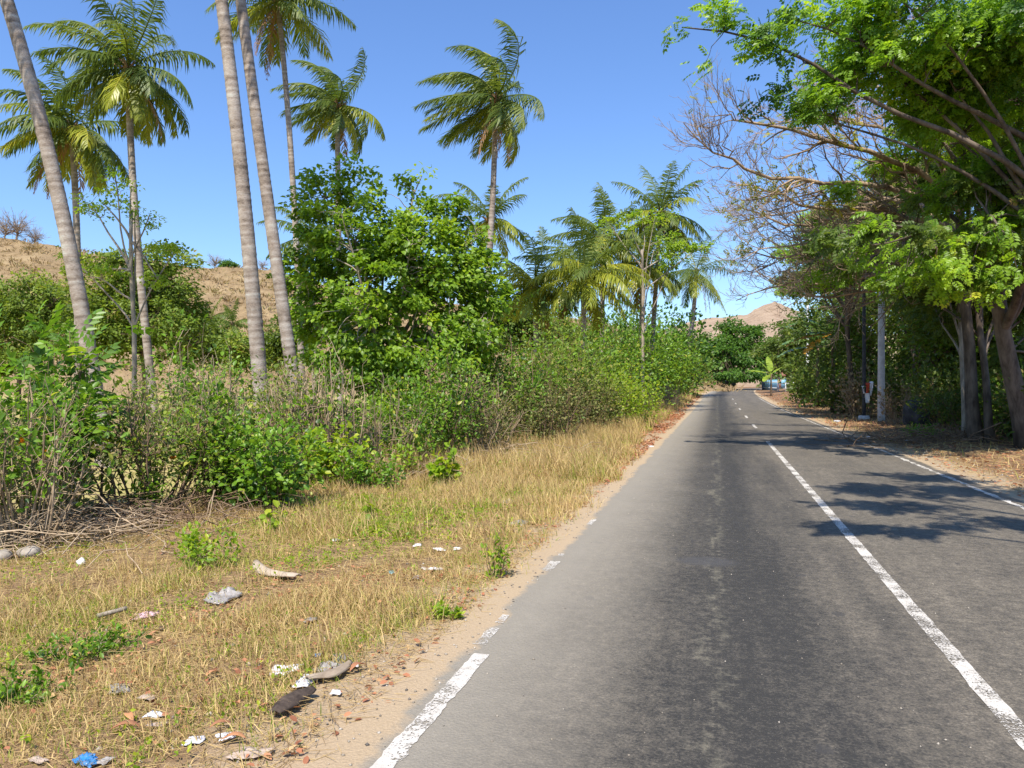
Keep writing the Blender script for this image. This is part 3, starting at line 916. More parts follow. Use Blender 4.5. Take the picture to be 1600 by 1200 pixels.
# olive rain-trees on the field behind the left hedge
tree('broadleaf_tree', 'round olive tree at the left edge beyond the field', 'tree', ground(30, 48), P(32, 520, 48), .16,
     [ell(20, 480, 48, 80, 62, 3.2), ell(75, 470, 47, 55, 50, 2.4), ell(-50, 470, 48, 60, 60, 2.6), ell(40, 530, 47, 75, 40, 2.5)],
     330, .65, 60, .25, LEAF_SMALL, M['leaf_olive'], M['bark_brown'], nlimb=9, seed=2)
tree('broadleaf_tree', 'wide olive-green tree behind the thin sapling', 'tree', ground(225, 42), P(225, 520, 42), .16,
     [ell(175, 450, 42, 70, 55, 2.4), ell(245, 435, 42, 70, 52, 2.6), ell(225, 510, 41, 105, 55, 2.6), ell(150, 520, 41, 60, 50, 2.0), ell(285, 500, 43, 40, 50, 1.8)],
     400, .62, 60, .24, LEAF_SMALL, M['leaf_olive'], M['bark_brown'], nlimb=9, seed=3)
tree('sapling', 'thin sapling with sparse lime leaves between two palm trunks', 'tree', ground(212, 21), P(205, 330, 21), .075,
     [ell(150, 320, 21, 50, 22, .6), ell(175, 285, 21, 40, 16, .5), ell(200, 320, 21, 22, 20, .4), ell(235, 345, 21, 20, 25, .4), ell(262, 385, 21, 36, 16, .5),
      ell(125, 405, 20.6, 40, 14, .5), ell(160, 420, 20.6, 45, 14, .5), ell(250, 440, 21, 34, 14, .5)],
     62, .26, 26, .11, LEAF_SMALL, M['leaf_lime'], M['bark_pale'], nlimb=12, shell=.5, seed=4, flat=.55)
for k_, (px, py, d, w, h, lab) in enumerate([(318, 530, 74, 44, 40, 'dark bush mass under the tiny far palms'), (395, 545, 72, 52, 32, 'low green bush at the hill foot between palm trunks'), (455, 530, 66, 40, 40, 'round bush at the hill foot behind the paired trunks'), (-40, 560, 60, 60, 30, 'low bush beyond the field at the left edge'), (800, 505, 60, 60, 40, 'bushy green tree behind the short yellowish palm'), (880, 520, 70, 60, 32, 'green bush at the hill foot behind the grove')]):
    tree('field_bush', lab, 'bush', ground(px, d), P(px, py + 20, d), .10, [ell(px, py, d, w, h, w * d / FOC * .7), ell(px + w * .5, py + 14, d, w * .6, h * .7, w * d / FOC * .5), ell(px - w * .5, py + 16, d, w * .6, h * .7, w * d / FOC * .5)],
         170, .8, 44, .32, LEAF_SMALL, M['leaf_olive'] if k_ % 2 else M['leaf_wood'], M['bark_brown'], nlimb=7, seed=130 + k_)
# pale tree among the palms of the grove
tree('broadleaf_tree', 'slender lime-leaved tree with white stem inside the palm grove', 'tree', ground(1006, 40), P(1003, 390, 40), .10,
     [ell(970, 350, 40, 34, 18, .8), ell(1020, 338, 40, 36, 14, .8), ell(1045, 385, 40, 36, 22, 1.0), ell(1090, 388, 40, 36, 14, .8), ell(1050, 412, 40, 30, 10, .8)],
     56, .36, 34, .18, LEAF_SMALL, M['leaf_lime'], M['bark_pale'], nlimb=8, seed=5)
# far end of the road
tree('broadleaf_tree', 'dense dark green tree over the far end of the road', 'tree', ground(1106, 132), P(1125, 575, 126), .40,
     [ell(1150, 540, 118, 48, 34, 4.5), ell(1120, 550, 116, 32, 32, 4), ell(1178, 545, 118, 32, 28, 4), ell(1145, 512, 118, 24, 16, 2.5), ell(1180, 522, 118, 16, 14, 2), ell(1158, 568, 115, 62, 18, 4.0), ell(1112, 568, 118, 28, 34, 4), ell(1200, 560, 116, 30, 28, 4), ell(1165, 586, 112, 55, 10, 3.5)],
     430, 1.0, 48, .50, LEAF_SMALL, M['leaf_deep'], M['bark_brown'], nlimb=10, seed=6)
tree('broadleaf_tree', 'blue-green tree beside the bananas on the right verge', 'tree', ground(1232, 92), P(1232, 570, 92), .3,
     [ell(1232, 530, 92, 36, 34, 3), ell(1215, 555, 90, 32, 28, 2.6), ell(1262, 540, 92, 34, 44, 3), ell(1290, 520, 92, 40, 50, 4)],
     230, .85, 42, .40, LEAF_SMALL, M['leaf_wood'], M['bark_brown'], nlimb=9, seed=7)
tree('broadleaf_tree', 'small round tree where the road bends out of sight', 'tree', ground(1082, 150), P(1082, 585, 150), .25,
     [ell(1085, 555, 150, 24, 30, 3.5), ell(1098, 582, 148, 14, 18, 3), ell(1066, 545, 150, 22, 26, 3.4)], 120, 1.1, 40, .55, LEAF_SMALL, M['leaf_wood'], M['bark_brown'], nlimb=7, seed=8)


# bare tree reaching over the road ------------------------------------------------
def bare_tree(label, base, fork, r0, limbs, seed, name='bare_tree', levels=3, dens=1.0, mat=None, clumps=None):
    global rng
    keep_rng = rng; rng = np.random.default_rng(seed)
    mat = mat or M['twig_bare']
    t = thing(name, label, 'tree', base)
    tp, tr = limb(np.array(base) - UPV * .1, fork, r0, r0 * .7, 10, RGT * .02, .015)
    tr = tr + r0 * .5 * np.exp(-np.linspace(0, 1, 10) * 8)
    g = Geo(); g.tube(tp, tr, 10, .5); g.build('trunk', M['bark_grey'], t, smooth=True)
    gl = Geo(); gw = Geo()

    def sprout(pts, rad, lev):
        n = len(pts)
        L = np.linalg.norm(np.diff(pts, axis=0), axis=1).sum()
        tg = norm(np.gradient(pts, axis=0))
        cnt = int({0: 15, 1: 8.5, 2: 3.2}[lev] * dens * min(1.6, max(.5, L / {0: 5.5, 1: 1.7, 2: .7}[lev])))
        for k in range(cnt):
            s = rng.uniform(.18 if lev == 0 else .1, .98) * (n - 1)
            i = int(s); f = s - i
            p = pts[i] * (1 - f) + pts[min(i + 1, n - 1)] * f
            r = rad[i] * (1 - f) + rad[min(i + 1, n - 1)] * f
            perp = norm(np.cross(tg[i], rng.normal(size=3)))
            dr = norm(tg[i] * rng.uniform(.75, 1.2) + perp * rng.uniform(.5, .95) + UPV * .12)
            ln = {0: 1.9, 1: .78, 2: .34}[lev] * rng.uniform(.55, 1.3) * (1.15 - .80 * s / n)
            m = 5 if lev < 2 else 3
            q, rr = limb(p, p + dr * ln, min(r * .62, {0: .034, 1: .0145, 2: .006}[lev]), {0: .008, 1: .0048, 2: .003}[lev], m, UPV * -.05 + rng.normal(0, .03, 3), .035)
            q[-1] += UPV * .12 * ln
            (gl if lev == 0 else gw).tube(q, rr, 4 if lev == 0 else 3, .5, cap=False)
            if lev + 1 < levels: sprout(q, rr, lev + 1)

    for (s0, pts_px, rr0) in limbs:
        q0 = tp[int(s0 * 9)]
        pp = np.array([q0] + [P(*a) for a in pts_px])
        # smooth resample
        tt = np.linspace(0, 1, len(pp)); ss = np.linspace(0, 1, 14)
        pts = np.stack([np.interp(ss, tt, pp[:, k]) for k in range(3)], -1)
        for _ in range(2): pts[1:-1] = (pts[:-2] + 2 * pts[1:-1] + pts[2:]) / 4
        pts[1:-1] += rng.normal(0, .05, (12, 3))
        rad = np.linspace(rr0, .010, 14)
        gl.tube(pts, rad, 6, .5, cap=False)
        sprout(pts, rad, 0)
    gl.build('branches', mat, t, smooth=True)
    gw.build('twigs', mat, t)
    if clumps:
        g = Geo()
        for (a, b_, dd, n) in clumps:
            c = P(a, b_, dd) + rng.normal(0, .3, (n, 3)) * np.array([1, 1, .55])
            leaves(g, c, norm(rng.normal(0, 1, (n, 3)) - UPV * .2), norm(UPV + rng.normal(0, .5, (n, 3))), .17 * rng.uniform(.7, 1.2, n), LEAF_PINN)
        g.build('young_leaves', M['leaf_yellow'], t)
    rng = keep_rng
    return t


bd = 19.5
bare_tree('leafless tree fanning fine grey twigs out over the road', ground(1528, bd), P(1500, 330, bd), .155, [
    (1.0, [(1440, 260, 19), (1290, 215, 18.5), (1170, 190, 18), (1112, 182, 17.8)], .09),
    (1.0, [(1430, 290, 19), (1260, 285, 18.5), (1140, 262, 18), (1068, 192, 17.6)], .09),
    (.9, [(1420, 330, 19.5), (1290, 330, 19.5), (1200, 300, 19.5), (1135, 282, 19.5)], .08),
    (.9, [(1420, 350, 20), (1300, 365, 20.5), (1205, 345, 21), (1140, 315, 21)], .08),
    (.8, [(1440, 390, 20), (1320, 410, 20), (1225, 405, 20), (1155, 395, 20)], .08),
    (.8, [(1450, 420, 20.5), (1330, 440, 21), (1220, 440, 21.5), (1150, 470, 21.5)], .075),
    (.9, [(1430, 370, 18), (1310, 385, 17), (1230, 380, 16.5), (1160, 405, 16)], .07),
    (1.0, [(1470, 240, 19.5), (1400, 160, 19.5), (1330, 110, 19.5), (1240, 130, 19)], .09),
    (1.0, [(1500, 230, 20), (1470, 130, 20.5), (1420, 40, 21), (1350, -20, 21)], .09),
    (1.0, [(1540, 240, 20), (1560, 140, 20.5), (1580, 60, 21)], .08),
    (1.0, [(1450, 220, 21), (1360, 200, 22), (1260, 170, 22.5), (1170, 215, 23)], .08),
    (.9, [(1430, 310, 22), (1340, 310, 23), (1230, 330, 24), (1140, 350, 25)], .08),
    (.8, [(1440, 430, 19), (1380, 455, 18), (1300, 470, 17.5), (1230, 455, 17)], .06),
], 77, dens=1.15, clumps=[(1185, 285, 19, 40), (1215, 295, 19, 45), (1165, 330, 20, 40), (1240, 270, 19, 30), (1120, 150, 18, 12), (1205, 215, 18.5, 22), (1300, 315, 19, 50), (1175, 378, 20, 26), (1150, 400, 20, 18), (1125, 300, 19, 10), (1330, 210, 18, 30)])

# leafy roadside trees on the right -----------------------------------------------
tree('broadleaf_tree', 'thick-limbed leafy tree at the right edge of the picture', 'tree', ground(1608, 17.6), P(1560, 330, 17.2), .21,
     [ell(1480, 380, 15.5, 120, 36, 1.6), ell(1560, 350, 16, 90, 60, 1.8), ell(1360, 365, 14.5, 70, 22, 1.2), ell(1420, 430, 15, 70, 24, 1.3), ell(1540, 440, 15.5, 70, 34, 1.5), ell(1600, 260, 16, 70, 60, 1.8),
      ell(1300, 385, 16, 50, 22, .8), ell(1330, 420, 17, 45, 18, 1.0), ell(1480, 300, 16.5, 60, 40, 1.5), ell(1450, 210, 19, 80, 34, 1.6), ell(1545, 170, 19, 80, 50, 1.8), ell(1590, 250, 18.5, 60, 40, 1.6), ell(1395, 265, 20, 60, 26, 1.4), ell(1330, 300, 18, 40, 16, .8), ell(1640, 180, 18, 70, 60, 1.8), ell(1620, 300, 16, 80, 40, 1.4), ell(1560, 270, 16.5, 70, 40, 1.4), ell(1690, 330, 15.5, 80, 50, 1.4)],
     330, .36, 22, .23, LEAF_PINN, M['leaf_canopy'], M['bark_grey'], nlimb=13, seed=21, bow=-R_ * .04, mat2=M['leaf_wood'], frac2=.35, flat=.85, shell=.7, sides=10)
tree('broadleaf_tree', 'leafy bough hanging into the top right corner over the road', 'tree', ground(1690, 14.6), P(1640, 170, 15), .125,
     [ell(1500, 60, 15.64, 110, 55, 2.18), ell(1400, 90, 15.64, 90, 45, 1.9), ell(1330, 120, 15.64, 70, 42, 1.5), ell(1280, 165, 15.37, 45, 32, 1.09), ell(1200, 75, 14.96, 55, 22, 0.68), ell(1150, 18, 14.96, 42, 20, 0.54),
      ell(1245, 30, 14.96, 40, 22, 0.68), ell(1074, 36, 14.96, 15, 18, 0.27), ell(1104, 88, 14.96, 14, 14, 0.27), ell(1180, 60, 14.69, 30, 14, 0.41), ell(1580, 130, 15.64, 70, 55, 1.9), ell(1450, 180, 16.32, 60, 26, 1.22), ell(1570, 30, 14.96, 90, 50, 2.04),
      ell(1640, 60, 14.28, 90, 70, 2.45), ell(1330, 30, 14.96, 60, 25, 1.09), ell(1215, 150, 15.23, 26, 14, 0.41), ell(1480, 130, 16.05, 90, 40, 1.77), ell(1400, 20, 14.96, 80, 40, 1.63), ell(1720, 20, 17.68, 120, 60, 2.18), ell(1660, -70, 17, 130, 60, 2.18), ell(1800, 130, 18.36, 90, 60, 2.18)],
     600, .42, 22, .23, LEAF_PINN, M['leaf_canopy'], M['bark_grey'], nlimb=20, seed=22, flat=.75, mat2=M['leaf_deep'], frac2=.15)
tree('broadleaf_tree', 'slim double-stemmed tree leaning over the leaf litter', 'tree', ground(1548, 19.2), P(1525, 430, 19.6), .105,
     [ell(1490, 400, 20, 60, 40, 1.5), ell(1540, 470, 21, 50, 34, 1.4), ell(1450, 460, 21, 45, 28, 1.2)], 70, .5, 30, .21, LEAF_PINN, M['leaf_wood'], M['bark_grey'], nlimb=7, seed=23)
tree('broadleaf_tree', 'thin pale trunk just left of the double-stemmed tree', 'tree', ground(1508, 20.5), P(1494, 440, 21), .085,
     [ell(1440, 420, 22, 50, 34, 1.3), ell(1490, 480, 22.5, 40, 40, 1.2)], 60, .5, 30, .2, LEAF_PINN, M['leaf_wood'], M['bark_pale'], nlimb=6, seed=24)
tree('broadleaf_tree', 'short grey trunk beside the double-stemmed tree', 'tree', ground(1576, 20), P(1566, 470, 20.4), .11,
     [ell(1585, 470, 21, 50, 50, 1.3), ell(1610, 560, 21.5, 40, 50, 1.2)], 60, .5, 30, .2, LEAF_PINN, M['leaf_wood'], M['bark_grey'], nlimb=6, seed=25)

tree('broadleaf_tree', 'tall tree whose high crown shades the wood behind the poles', 'tree', ground(1470, 28), P(1460, 330, 27), .18,
     [ell(1420, 300, 27, 90, 40, 2.6), ell(1520, 270, 25, 90, 50, 2.4), ell(1590, 220, 24, 80, 60, 2.2), ell(1350, 345, 31, 70, 34, 2.6), ell(1480, 360, 24, 70, 30, 2.0), ell(1400, 400, 31, 80, 34, 2.0)],
     400, .6, 32, .27, LEAF_PINN, M['leaf_wood'], M['bark_grey'], nlimb=14, seed=26)
tree('broadleaf_tree', 'leafy tree overhanging the road beyond the bare twigs', 'tree', ground(1332, 37), P(1322, 430, 36), .15,
     [ell(1262, 392, 34, 36, 18, 1.6), ell(1300, 350, 31, 46, 24, 1.8), ell(1246, 440, 42, 34, 18, 1.8), ell(1300, 430, 37, 44, 26, 2.0), ell(1340, 395, 34, 40, 26, 1.8)],
     190, .5, 34, .26, LEAF_PINN, M['leaf_canopy'], M['bark_grey'], nlimb=11, seed=27, mat2=M['leaf_wood'], frac2=.4)
# the shaded understorey behind the poles
UND = [
    (1325, 48, 'leafy tree left of the dark pole beyond the banana leaves', [ell(1315, 500, 49, 45, 60, 1.8), ell(1340, 470, 47, 45, 45, 2.2), ell(1305, 570, 50, 45, 45, 2.0)]),
    (1362, 38, 'dark leafy tree right behind the two roadside poles', [ell(1352, 520, 38, 48, 70, 2.0), ell(1400, 480, 37, 45, 45, 2.0), ell(1365, 590, 38, 40, 45, 1.6)]),
    (1432, 33, 'shaded bushy tree to the right of the concrete pole', [ell(1432, 520, 34, 45, 62, 1.4), ell(1420, 580, 34.5, 36, 50, 1.2), ell(1455, 590, 33, 45, 45, 1.4), ell(1440, 460, 34, 50, 35, 1.6)]),
    (1482, 27, 'dark leafy thicket tree above the boulder', [ell(1480, 540, 27, 50, 60, 1.5), ell(1500, 600, 26, 45, 40, 1.2), ell(1470, 480, 27, 50, 40, 1.4)]),
    (1545, 26, 'bushy tree deep behind the double-stemmed trunks', [ell(1545, 560, 26, 55, 60, 1.5), ell(1580, 620, 25, 50, 40, 1.2), ell(1540, 500, 26, 60, 40, 1.4)]),
    (1620, 24, 'bushy tree filling the far right edge of the wood', [ell(1620, 560, 24, 60, 80, 1.6), ell(1600, 640, 23, 50, 40, 1.2), ell(1650, 470, 24, 60, 50, 1.5)]),
]
for k, (px, d, lab, lobes) in enumerate(UND):
    tree('understorey_tree', lab, 'tree', ground(px, d), P(px - 4, 540, d), .11, lobes, 200, .5, 38, .18, LEAF, M['leaf_wood'], M['bark_brown'], nlimb=9, seed=40 + k,
         group='understorey trees on the right verge', mat2=M['leaf_bright'], frac2=.12)


# leafy mass of the wood behind: nobody could count it
def woodland():
    n = 300
    px = rng.uniform(1255, 1900, n); d = rng.uniform(34, 75, n)
    d = np.where(px > 1500, d - 6, d)
    C = []
    for a, b in zip(px, d):
        for q in range(5):
            C.append(P(a + rng.uniform(-25, 25), 600 - rng.random() * 215 + 15, b))
    C = np.array(C)
    own = np.repeat(np.arange(len(C)), 34)
    off = rand_dirs(len(own)) * (rng.random(len(own)) ** .4)[:, None] * rng.uniform(.7, 1.3, len(C))[own][:, None]
    pos = C[own] + off
    pos[:, 2] = np.maximum(pos[:, 2], .1)
    g = Geo()
    leaves(g, pos, norm(off + rng.normal(0, .5, off.shape) - UPV * .2), norm(UPV * .7 + off * .4 + rng.normal(0, .5, off.shape)), .26 * rng.uniform(.7, 1.3, len(own)), LEAF_SMALL, rng.normal(.45, .15, len(C))[own])
    return g.build('woodland', M['leaf_wood'])


def far_wood():
    n = 60
    px = np.concatenate([rng.uniform(1195, 1330, 36), rng.uniform(1040, 1112, 24)]); d = rng.uniform(165, 215, n)
    C = np.array([P(a + rng.uniform(-6, 6), 604 - rng.random() ** 1.3 * (52 if a > 1150 else 34), b_) for a, b_ in zip(px, d) for q in range(9)])
    own = np.repeat(np.arange(len(C)), 26)
    off = rand_dirs(len(own)) * (rng.random(len(own)) ** .4)[:, None] * rng.uniform(1.2, 2.4, len(C))[own][:, None]
    pos = C[own] + off; pos[:, 2] = np.maximum(pos[:, 2], .8)
    g = Geo()
    leaves(g, pos, norm(off + rng.normal(0, .5, off.shape)), norm(UPV * .6 + SUNV * .4 + off * .3 + rng.normal(0, .4, off.shape)), .8 * rng.uniform(.7, 1.3, len(own)), LEAF_SMALL, rng.normal(.45, .15, len(C))[own])
    return g.build('far_woodland', M['leaf_wood'])


tag(far_wood(), 'low band of far trees closing the end of the road', 'woodland', kind='stuff')
tag(woodland(), 'dark green wood filling the right verge behind the trees', 'woodland', kind='stuff')

# ------------------------------------------------------------------ hedge shrubs and weeds
def shrub(name, label, px, d, w_px, top_py, nst, nleaf, L, tmpl, mat, stem_mat, lo=.35, spread=1.0, stem_r=.014, seed=0, base_py=None, group=None, flowers=0,
          forks=4, cat='shrub', upright=.0, depth=None, clump=.16, crooked=.05, dead=0):
    """stems fan out of one foot, fork into twigs, and carry leaves on their upper part"""
    global rng
    keep_rng = rng; rng = np.random.default_rng(900 + seed)
    b = ground(px, d)
    k = d / FOC
    Hh = EYE + (600 - top_py) * k - b[2]
    W = w_px * k / 2
    D = W * .8 if depth is None else depth
    t = thing(name, label, cat, b, group)
    g = Geo(); tips = []; dirs = []
    for i in range(nst):
        a = rng.uniform(0, 6.28); rr = math.sqrt(rng.random())
        foot = b + (RGT * math.cos(a) * W + FWD * math.sin(a) * D) * .38 * rr - UPV * .05
        end = b + (RGT * math.cos(a) * W + FWD * math.sin(a) * D) * rr * spread * (1 - upright) + (foot - b) * upright + UPV * Hh * rng.uniform(.55, 1.0) * (1.08 - .3 * rr ** 2)
        r0 = min(stem_r, .008 * Hh + .0012) * rng.uniform(.6, 1.5)
        q, r = limb(foot, end, r0, r0 * .3, 8, rng.normal(0, .06, 3), crooked * .6)
        g.tube(q, r, 5, .5, cap=False)
        leafless = i < dead
        for f in range(forks):
            s = rng.uniform(.3, .95) * 7; j = int(s)
            p = q[j] + (q[min(7, j + 1)] - q[j]) * (s - j)
            dr = norm((q[-1] - q[0]) / Hh * .7 + rng.normal(0, .55, 3) + UPV * .2)
            ln = Hh * rng.uniform(.12, .34)
            q2, r2 = limb(p, p + dr * ln, r[j] * .6, .003, 4, rng.normal(0, .06, 3), .05)
            g.tube(q2, r2, 3, .5, cap=False)
            if not leafless:
                for m in range(1, 4):
                    tips.append(q2[m]); dirs.append(dr)
        if not leafless:
            for m in range(int(8 * lo), 8):
                tips.append(q[m]); dirs.append(norm(q[7] - q[5]))
    g.build('stems', stem_mat, t, smooth=True)
    if tips and nleaf:
        tips = np.array(tips); dirs = np.array(dirs)
        # thin out some tips so that leaves sit in clumps
        wgt = rng.random(len(tips)) ** 2 + .05; wgt /= wgt.sum()
        nleaf = int(nleaf * 1.7)
        own = rng.choice(len(tips), nleaf, p=wgt)
        off = rng.normal(0, clump * min(Hh, 2 * W) * .55, (nleaf, 3))
        pos = tips[own] + off
        pos[:, 2] = np.maximum(pos[:, 2], b[2] + .02)
        low = (pos[:, 2] - b[2]) / Hh
        sel = rng.random(nleaf) < np.clip((low - lo * .5) / .2 + .25, .12, 1)
        pos = pos[sel]; off = off[sel]; dd = dirs[own[sel]]; n = len(pos)
        out = norm(pos - (b + UPV * Hh * .35))
        ax = norm(dd * .4 + off / (np.linalg.norm(off, axis=1, keepdims=True) + .02) + rng.normal(0, .4, (n, 3)))
        nm = norm(UPV * .55 + out * .5 + SUNV * .35 + rng.normal(0, .4, (n, 3)))
        tone = (rng.normal(.45, .25, len(tips))[own])[sel]
        gl = Geo(); leaves(gl, pos, ax, nm, L * 1.18 * rng.uniform(.42, 1.45, n), tmpl, tone)
        gl.build('foliage', mat, t)
        for f in range(flowers):
            c = pos[rng.integers(n)] - FWD * .12
            gf = Geo()
            for e in range(9):
                dr = norm(rng.normal(0, 1, 3) + UPV * .5)
                leaves(gf, c[None], dr[None], rng.normal(0, 1, (1, 3)), .045, LEAF_BROAD)
            gf.build('flower', M['flower'], t)
    rng = keep_rng
    return t


SUNV = np.array(sun_from)
HG = 'shrubs of the hedge along the left verge'
S = shrub
S('hedge_shrub', 'loose leafy shrub with orange flowers at the left picture edge', 30, 7.6, 230, 572, 34, 760, .064, LEAF, M['leaf_bright'], M['twig_dry'], .40, seed=1, group=HG, flowers=3, forks=6, dead=17)
S('hedge_shrub', 'outermost leafy shrub cut by the left picture edge', -95, 7.2, 200, 585, 28, 600, .066, LEAF, M['leaf_bright'], M['twig_dry'], .40, seed=2, group=HG, forks=6, dead=13)
S('hedge_shrub', 'shrub with fern-like bright leaves before the leaning palm trunk', 118, 9.2, 220, 538, 22, 300, .22, LEAF_PINN, M['leaf_bright'], M['twig_brown'], .55, seed=3, group=HG, forks=5, flowers=2, dead=6)
S('hedge_shrub', 'open twiggy shrub left of the sandy gap', 75, 8.4, 160, 640, 22, 700, .06, LEAF, M['leaf_dull'], M['twig_dry'], .3, seed=4, group=HG, forks=6, dead=10)
S('hedge_shrub', 'vase-shaped twiggy shrub with orange flower beside the sandy gap', 238, 9.6, 210, 612, 32, 1300, .055, LEAF, M['leaf_olive'], M['twig_brown'], .45, seed=5, group=HG, forks=6, flowers=2, crooked=.07, dead=10)
S('hedge_shrub', 'small dark green sprout at the foot of the vase-shaped shrub', 232, 9.2, 48, 722, 12, 420, .045, LEAF, M['leaf_bright'], M['twig_brown'], .1, seed=6, group=HG)
S('hedge_shrub', 'bundle of tall grey-brown sticks with leafy top, right of the vase-shaped shrub', 338, 11.4, 110, 560, 34, 520, .075, LEAF, M['leaf_bright'], M['twig_dry'], .65, seed=7, group=HG, forks=4, upright=.45, dead=22, stem_r=.017)
S('hedge_shrub', 'low dense bright green bush in front of the stick bundle', 405, 9.9, 200, 664, 26, 2600, .06, LEAF_BROAD, M['leaf_bright'], M['twig_brown'], .1, seed=8, group=HG, forks=6, clump=.22)
S('hedge_shrub', 'small dull bush at the left foot of the dense bright bush', 340, 9.8, 110, 640, 16, 1300, .05, LEAF, M['leaf_olive'], M['twig_brown'], .15, seed=9, group=HG, forks=6, clump=.22)
S('hedge_shrub', 'broom of bare pale sticks under the paired palm trunks', 452, 13.6, 150, 578, 60, 420, .07, LEAF, M['leaf_olive'], M['twig_dry'], .6, seed=10, group=HG, forks=4, upright=.25, dead=45, stem_r=.026)
S('hedge_shrub', 'tall broom of bare sticks left of the big bushy tree', 512, 13.4, 140, 556, 56, 420, .08, LEAF, M['leaf_bright'], M['twig_dry'], .55, seed=11, group=HG, forks=4, upright=.25, dead=40, stem_r=.026)
S('hedge_shrub', 'yellow-green bush behind the paired palm trunks', 410, 15.0, 150, 560, 24, 1500, .075, LEAF, M['leaf_olive'], M['twig_brown'], .2, seed=12, group=HG, forks=5, clump=.2)
S('hedge_shrub', 'leafy shrub with bare branch tips above the stick bundle', 300, 14.5, 130, 520, 20, 620, .09, LEAF, M['leaf_bright'], M['twig_dry'], .5, seed=13, group=HG, forks=5, dead=6)
S('hedge_shrub', 'trailing heart-leaved bush at the foot of the bare brooms', 520, 12.0, 150, 680, 20, 900, .075, LEAF_BROAD, M['leaf_lime'], M['twig_brown'], .1, seed=14, group=HG, forks=5, clump=.2)
S('hedge_shrub', 'tangled low bush with dead branches below the big bushy tree', 600, 14.2, 190, 588, 36, 1500, .07, LEAF, M['leaf_bright'], M['twig_dry'], .25, seed=15, group=HG, forks=5, dead=20)
S('hedge_shrub', 'bright leafy bush under the right half of the big bushy tree', 680, 15.6, 140, 566, 24, 2100, .075, LEAF, M['leaf_bright'], M['twig_brown'], .1, seed=16, group=HG, forks=5, clump=.2)
S('hedge_shrub', 'grey tangled thorn bush right of the bright leafy bush', 745, 16.6, 170, 590, 44, 1900, .06, LEAF_SMALL, M['leaf_dull'], M['twig_dry'], .15, seed=17, group=HG, forks=6, dead=22, clump=.2)
S('hedge_shrub', 'tall olive bush where the hedge steps down beside the big tree', 790, 19.5, 180, 520, 40, 3400, .09, LEAF, M['leaf_bright'], M['twig_brown'], .08, seed=18, group=HG, forks=6, clump=.22, dead=8)
S('hedge_shrub', 'thorny dull green bush below the palm grove, nearest the grass', 850, 19.0, 170, 590, 44, 3000, .06, LEAF_SMALL, M['leaf_dull'], M['twig_brown'], .08, seed=19, group=HG, forks=6, dead=16, clump=.22)
S('hedge_shrub', 'wide olive bush under the short yellowish palm', 870, 24, 190, 530, 40, 3600, .105, LEAF, M['leaf_olive'], M['twig_brown'], .06, seed=20, group=HG, forks=6, clump=.22)
S('hedge_shrub', 'brown-green bush leaning to the dry grass bank', 915, 23, 130, 600, 34, 2300, .07, LEAF_SMALL, M['leaf_dull'], M['twig_brown'], .08, seed=21, group=HG, forks=6, clump=.22, dead=10)
S('hedge_shrub', 'big-leaved rounded bush below the tallest palm', 1005, 75, 190, 484, 40, 4200, .30, LEAF_BROAD, M['leaf_deep'], M['twig_brown'], .05, seed=22, group=HG, forks=6, clump=.24)
S('hedge_shrub', 'lime green bush halfway along the grass bank', 975, 27, 110, 572, 24, 2600, .08, LEAF, M['leaf_lime'], M['twig_brown'], .05, seed=23, group=HG, forks=6, clump=.24)
S('hedge_shrub', 'olive bush behind the lime green bush', 936, 31, 150, 525, 34, 3000, .13, LEAF, M['leaf_bright'], M['twig_brown'], .05, seed=24, group=HG, forks=6, clump=.24)
S('hedge_shrub', 'yellow-green bush beside the dead brown brush', 1035, 60, 110, 556, 24, 2300, .17, LEAF_SMALL, M['leaf_lime'], M['twig_brown'], .05, seed=25, group=HG, forks=6, clump=.24)
S('hedge_shrub', 'dead brown brush on the bank near the road', 1043, 50, 60, 598, 60, 300, .09, LEAF_SMALL, M['scrub'], M['twig_dry'], .1, seed=26, group=HG, forks=7, dead=44)
S('hedge_shrub', 'last rounded olive bush before the road narrows', 1075, 110, 60, 560, 26, 2200, .30, LEAF_SMALL, M['leaf_olive'], M['twig_brown'], .04, seed=27, group=HG, forks=6, clump=.26)
S('hedge_shrub', 'farthest left-hand bush touching the road edge', 1092, 140, 34, 580, 20, 1400, .36, LEAF_SMALL, M['leaf_lime'], M['twig_brown'], .04, seed=28, group=HG, forks=6, clump=.26)
S('hedge_shrub', 'bush filling the hedge between grove and road', 1058, 72, 80, 545, 26, 2600, .24, LEAF_SMALL, M['leaf_wood'], M['twig_brown'], .04, seed=29, group=HG, forks=6, clump=.26)
S('hedge_shrub', 'leafy green bush at the foot of the slender lime-leaved tree', 982, 42, 125, 508, 30, 3400, .15, LEAF, M['leaf_bright'], M['twig_brown'], .04, seed=33, group=HG, forks=6, clump=.26)
S('hedge_shrub', 'bush at the foot of the leaning palm, taller than its neighbours', 1030, 60, 100, 498, 30, 3400, .20, LEAF, M['leaf_bright'], M['twig_brown'], .04, seed=34, group=HG, forks=6, clump=.26)
S('hedge_shrub', 'bush at the foot of the broad bright palm', 905, 33, 160, 505, 28, 3000, .12, LEAF_SMALL, M['leaf_olive'], M['twig_brown'], .04, seed=30, group=HG, forks=6, clump=.26)
S('hedge_shrub', 'yellowing scrub at the foot of the tall palm with full crown', 262, 20, 170, 560, 26, 1100, .09, LEAF, M['leaf_olive'], M['twig_dry'], .25, seed=31, group=HG, forks=5, dead=8)
S('hedge_shrub', 'pale dry brush behind the fern-leaved shrub', 190, 17, 130, 570, 50, 160, .07, LEAF, M['leaf_olive'], M['twig_dry'], .5, seed=32, group=HG, forks=4, dead=44)
WG = 'weeds in the roadside grass'
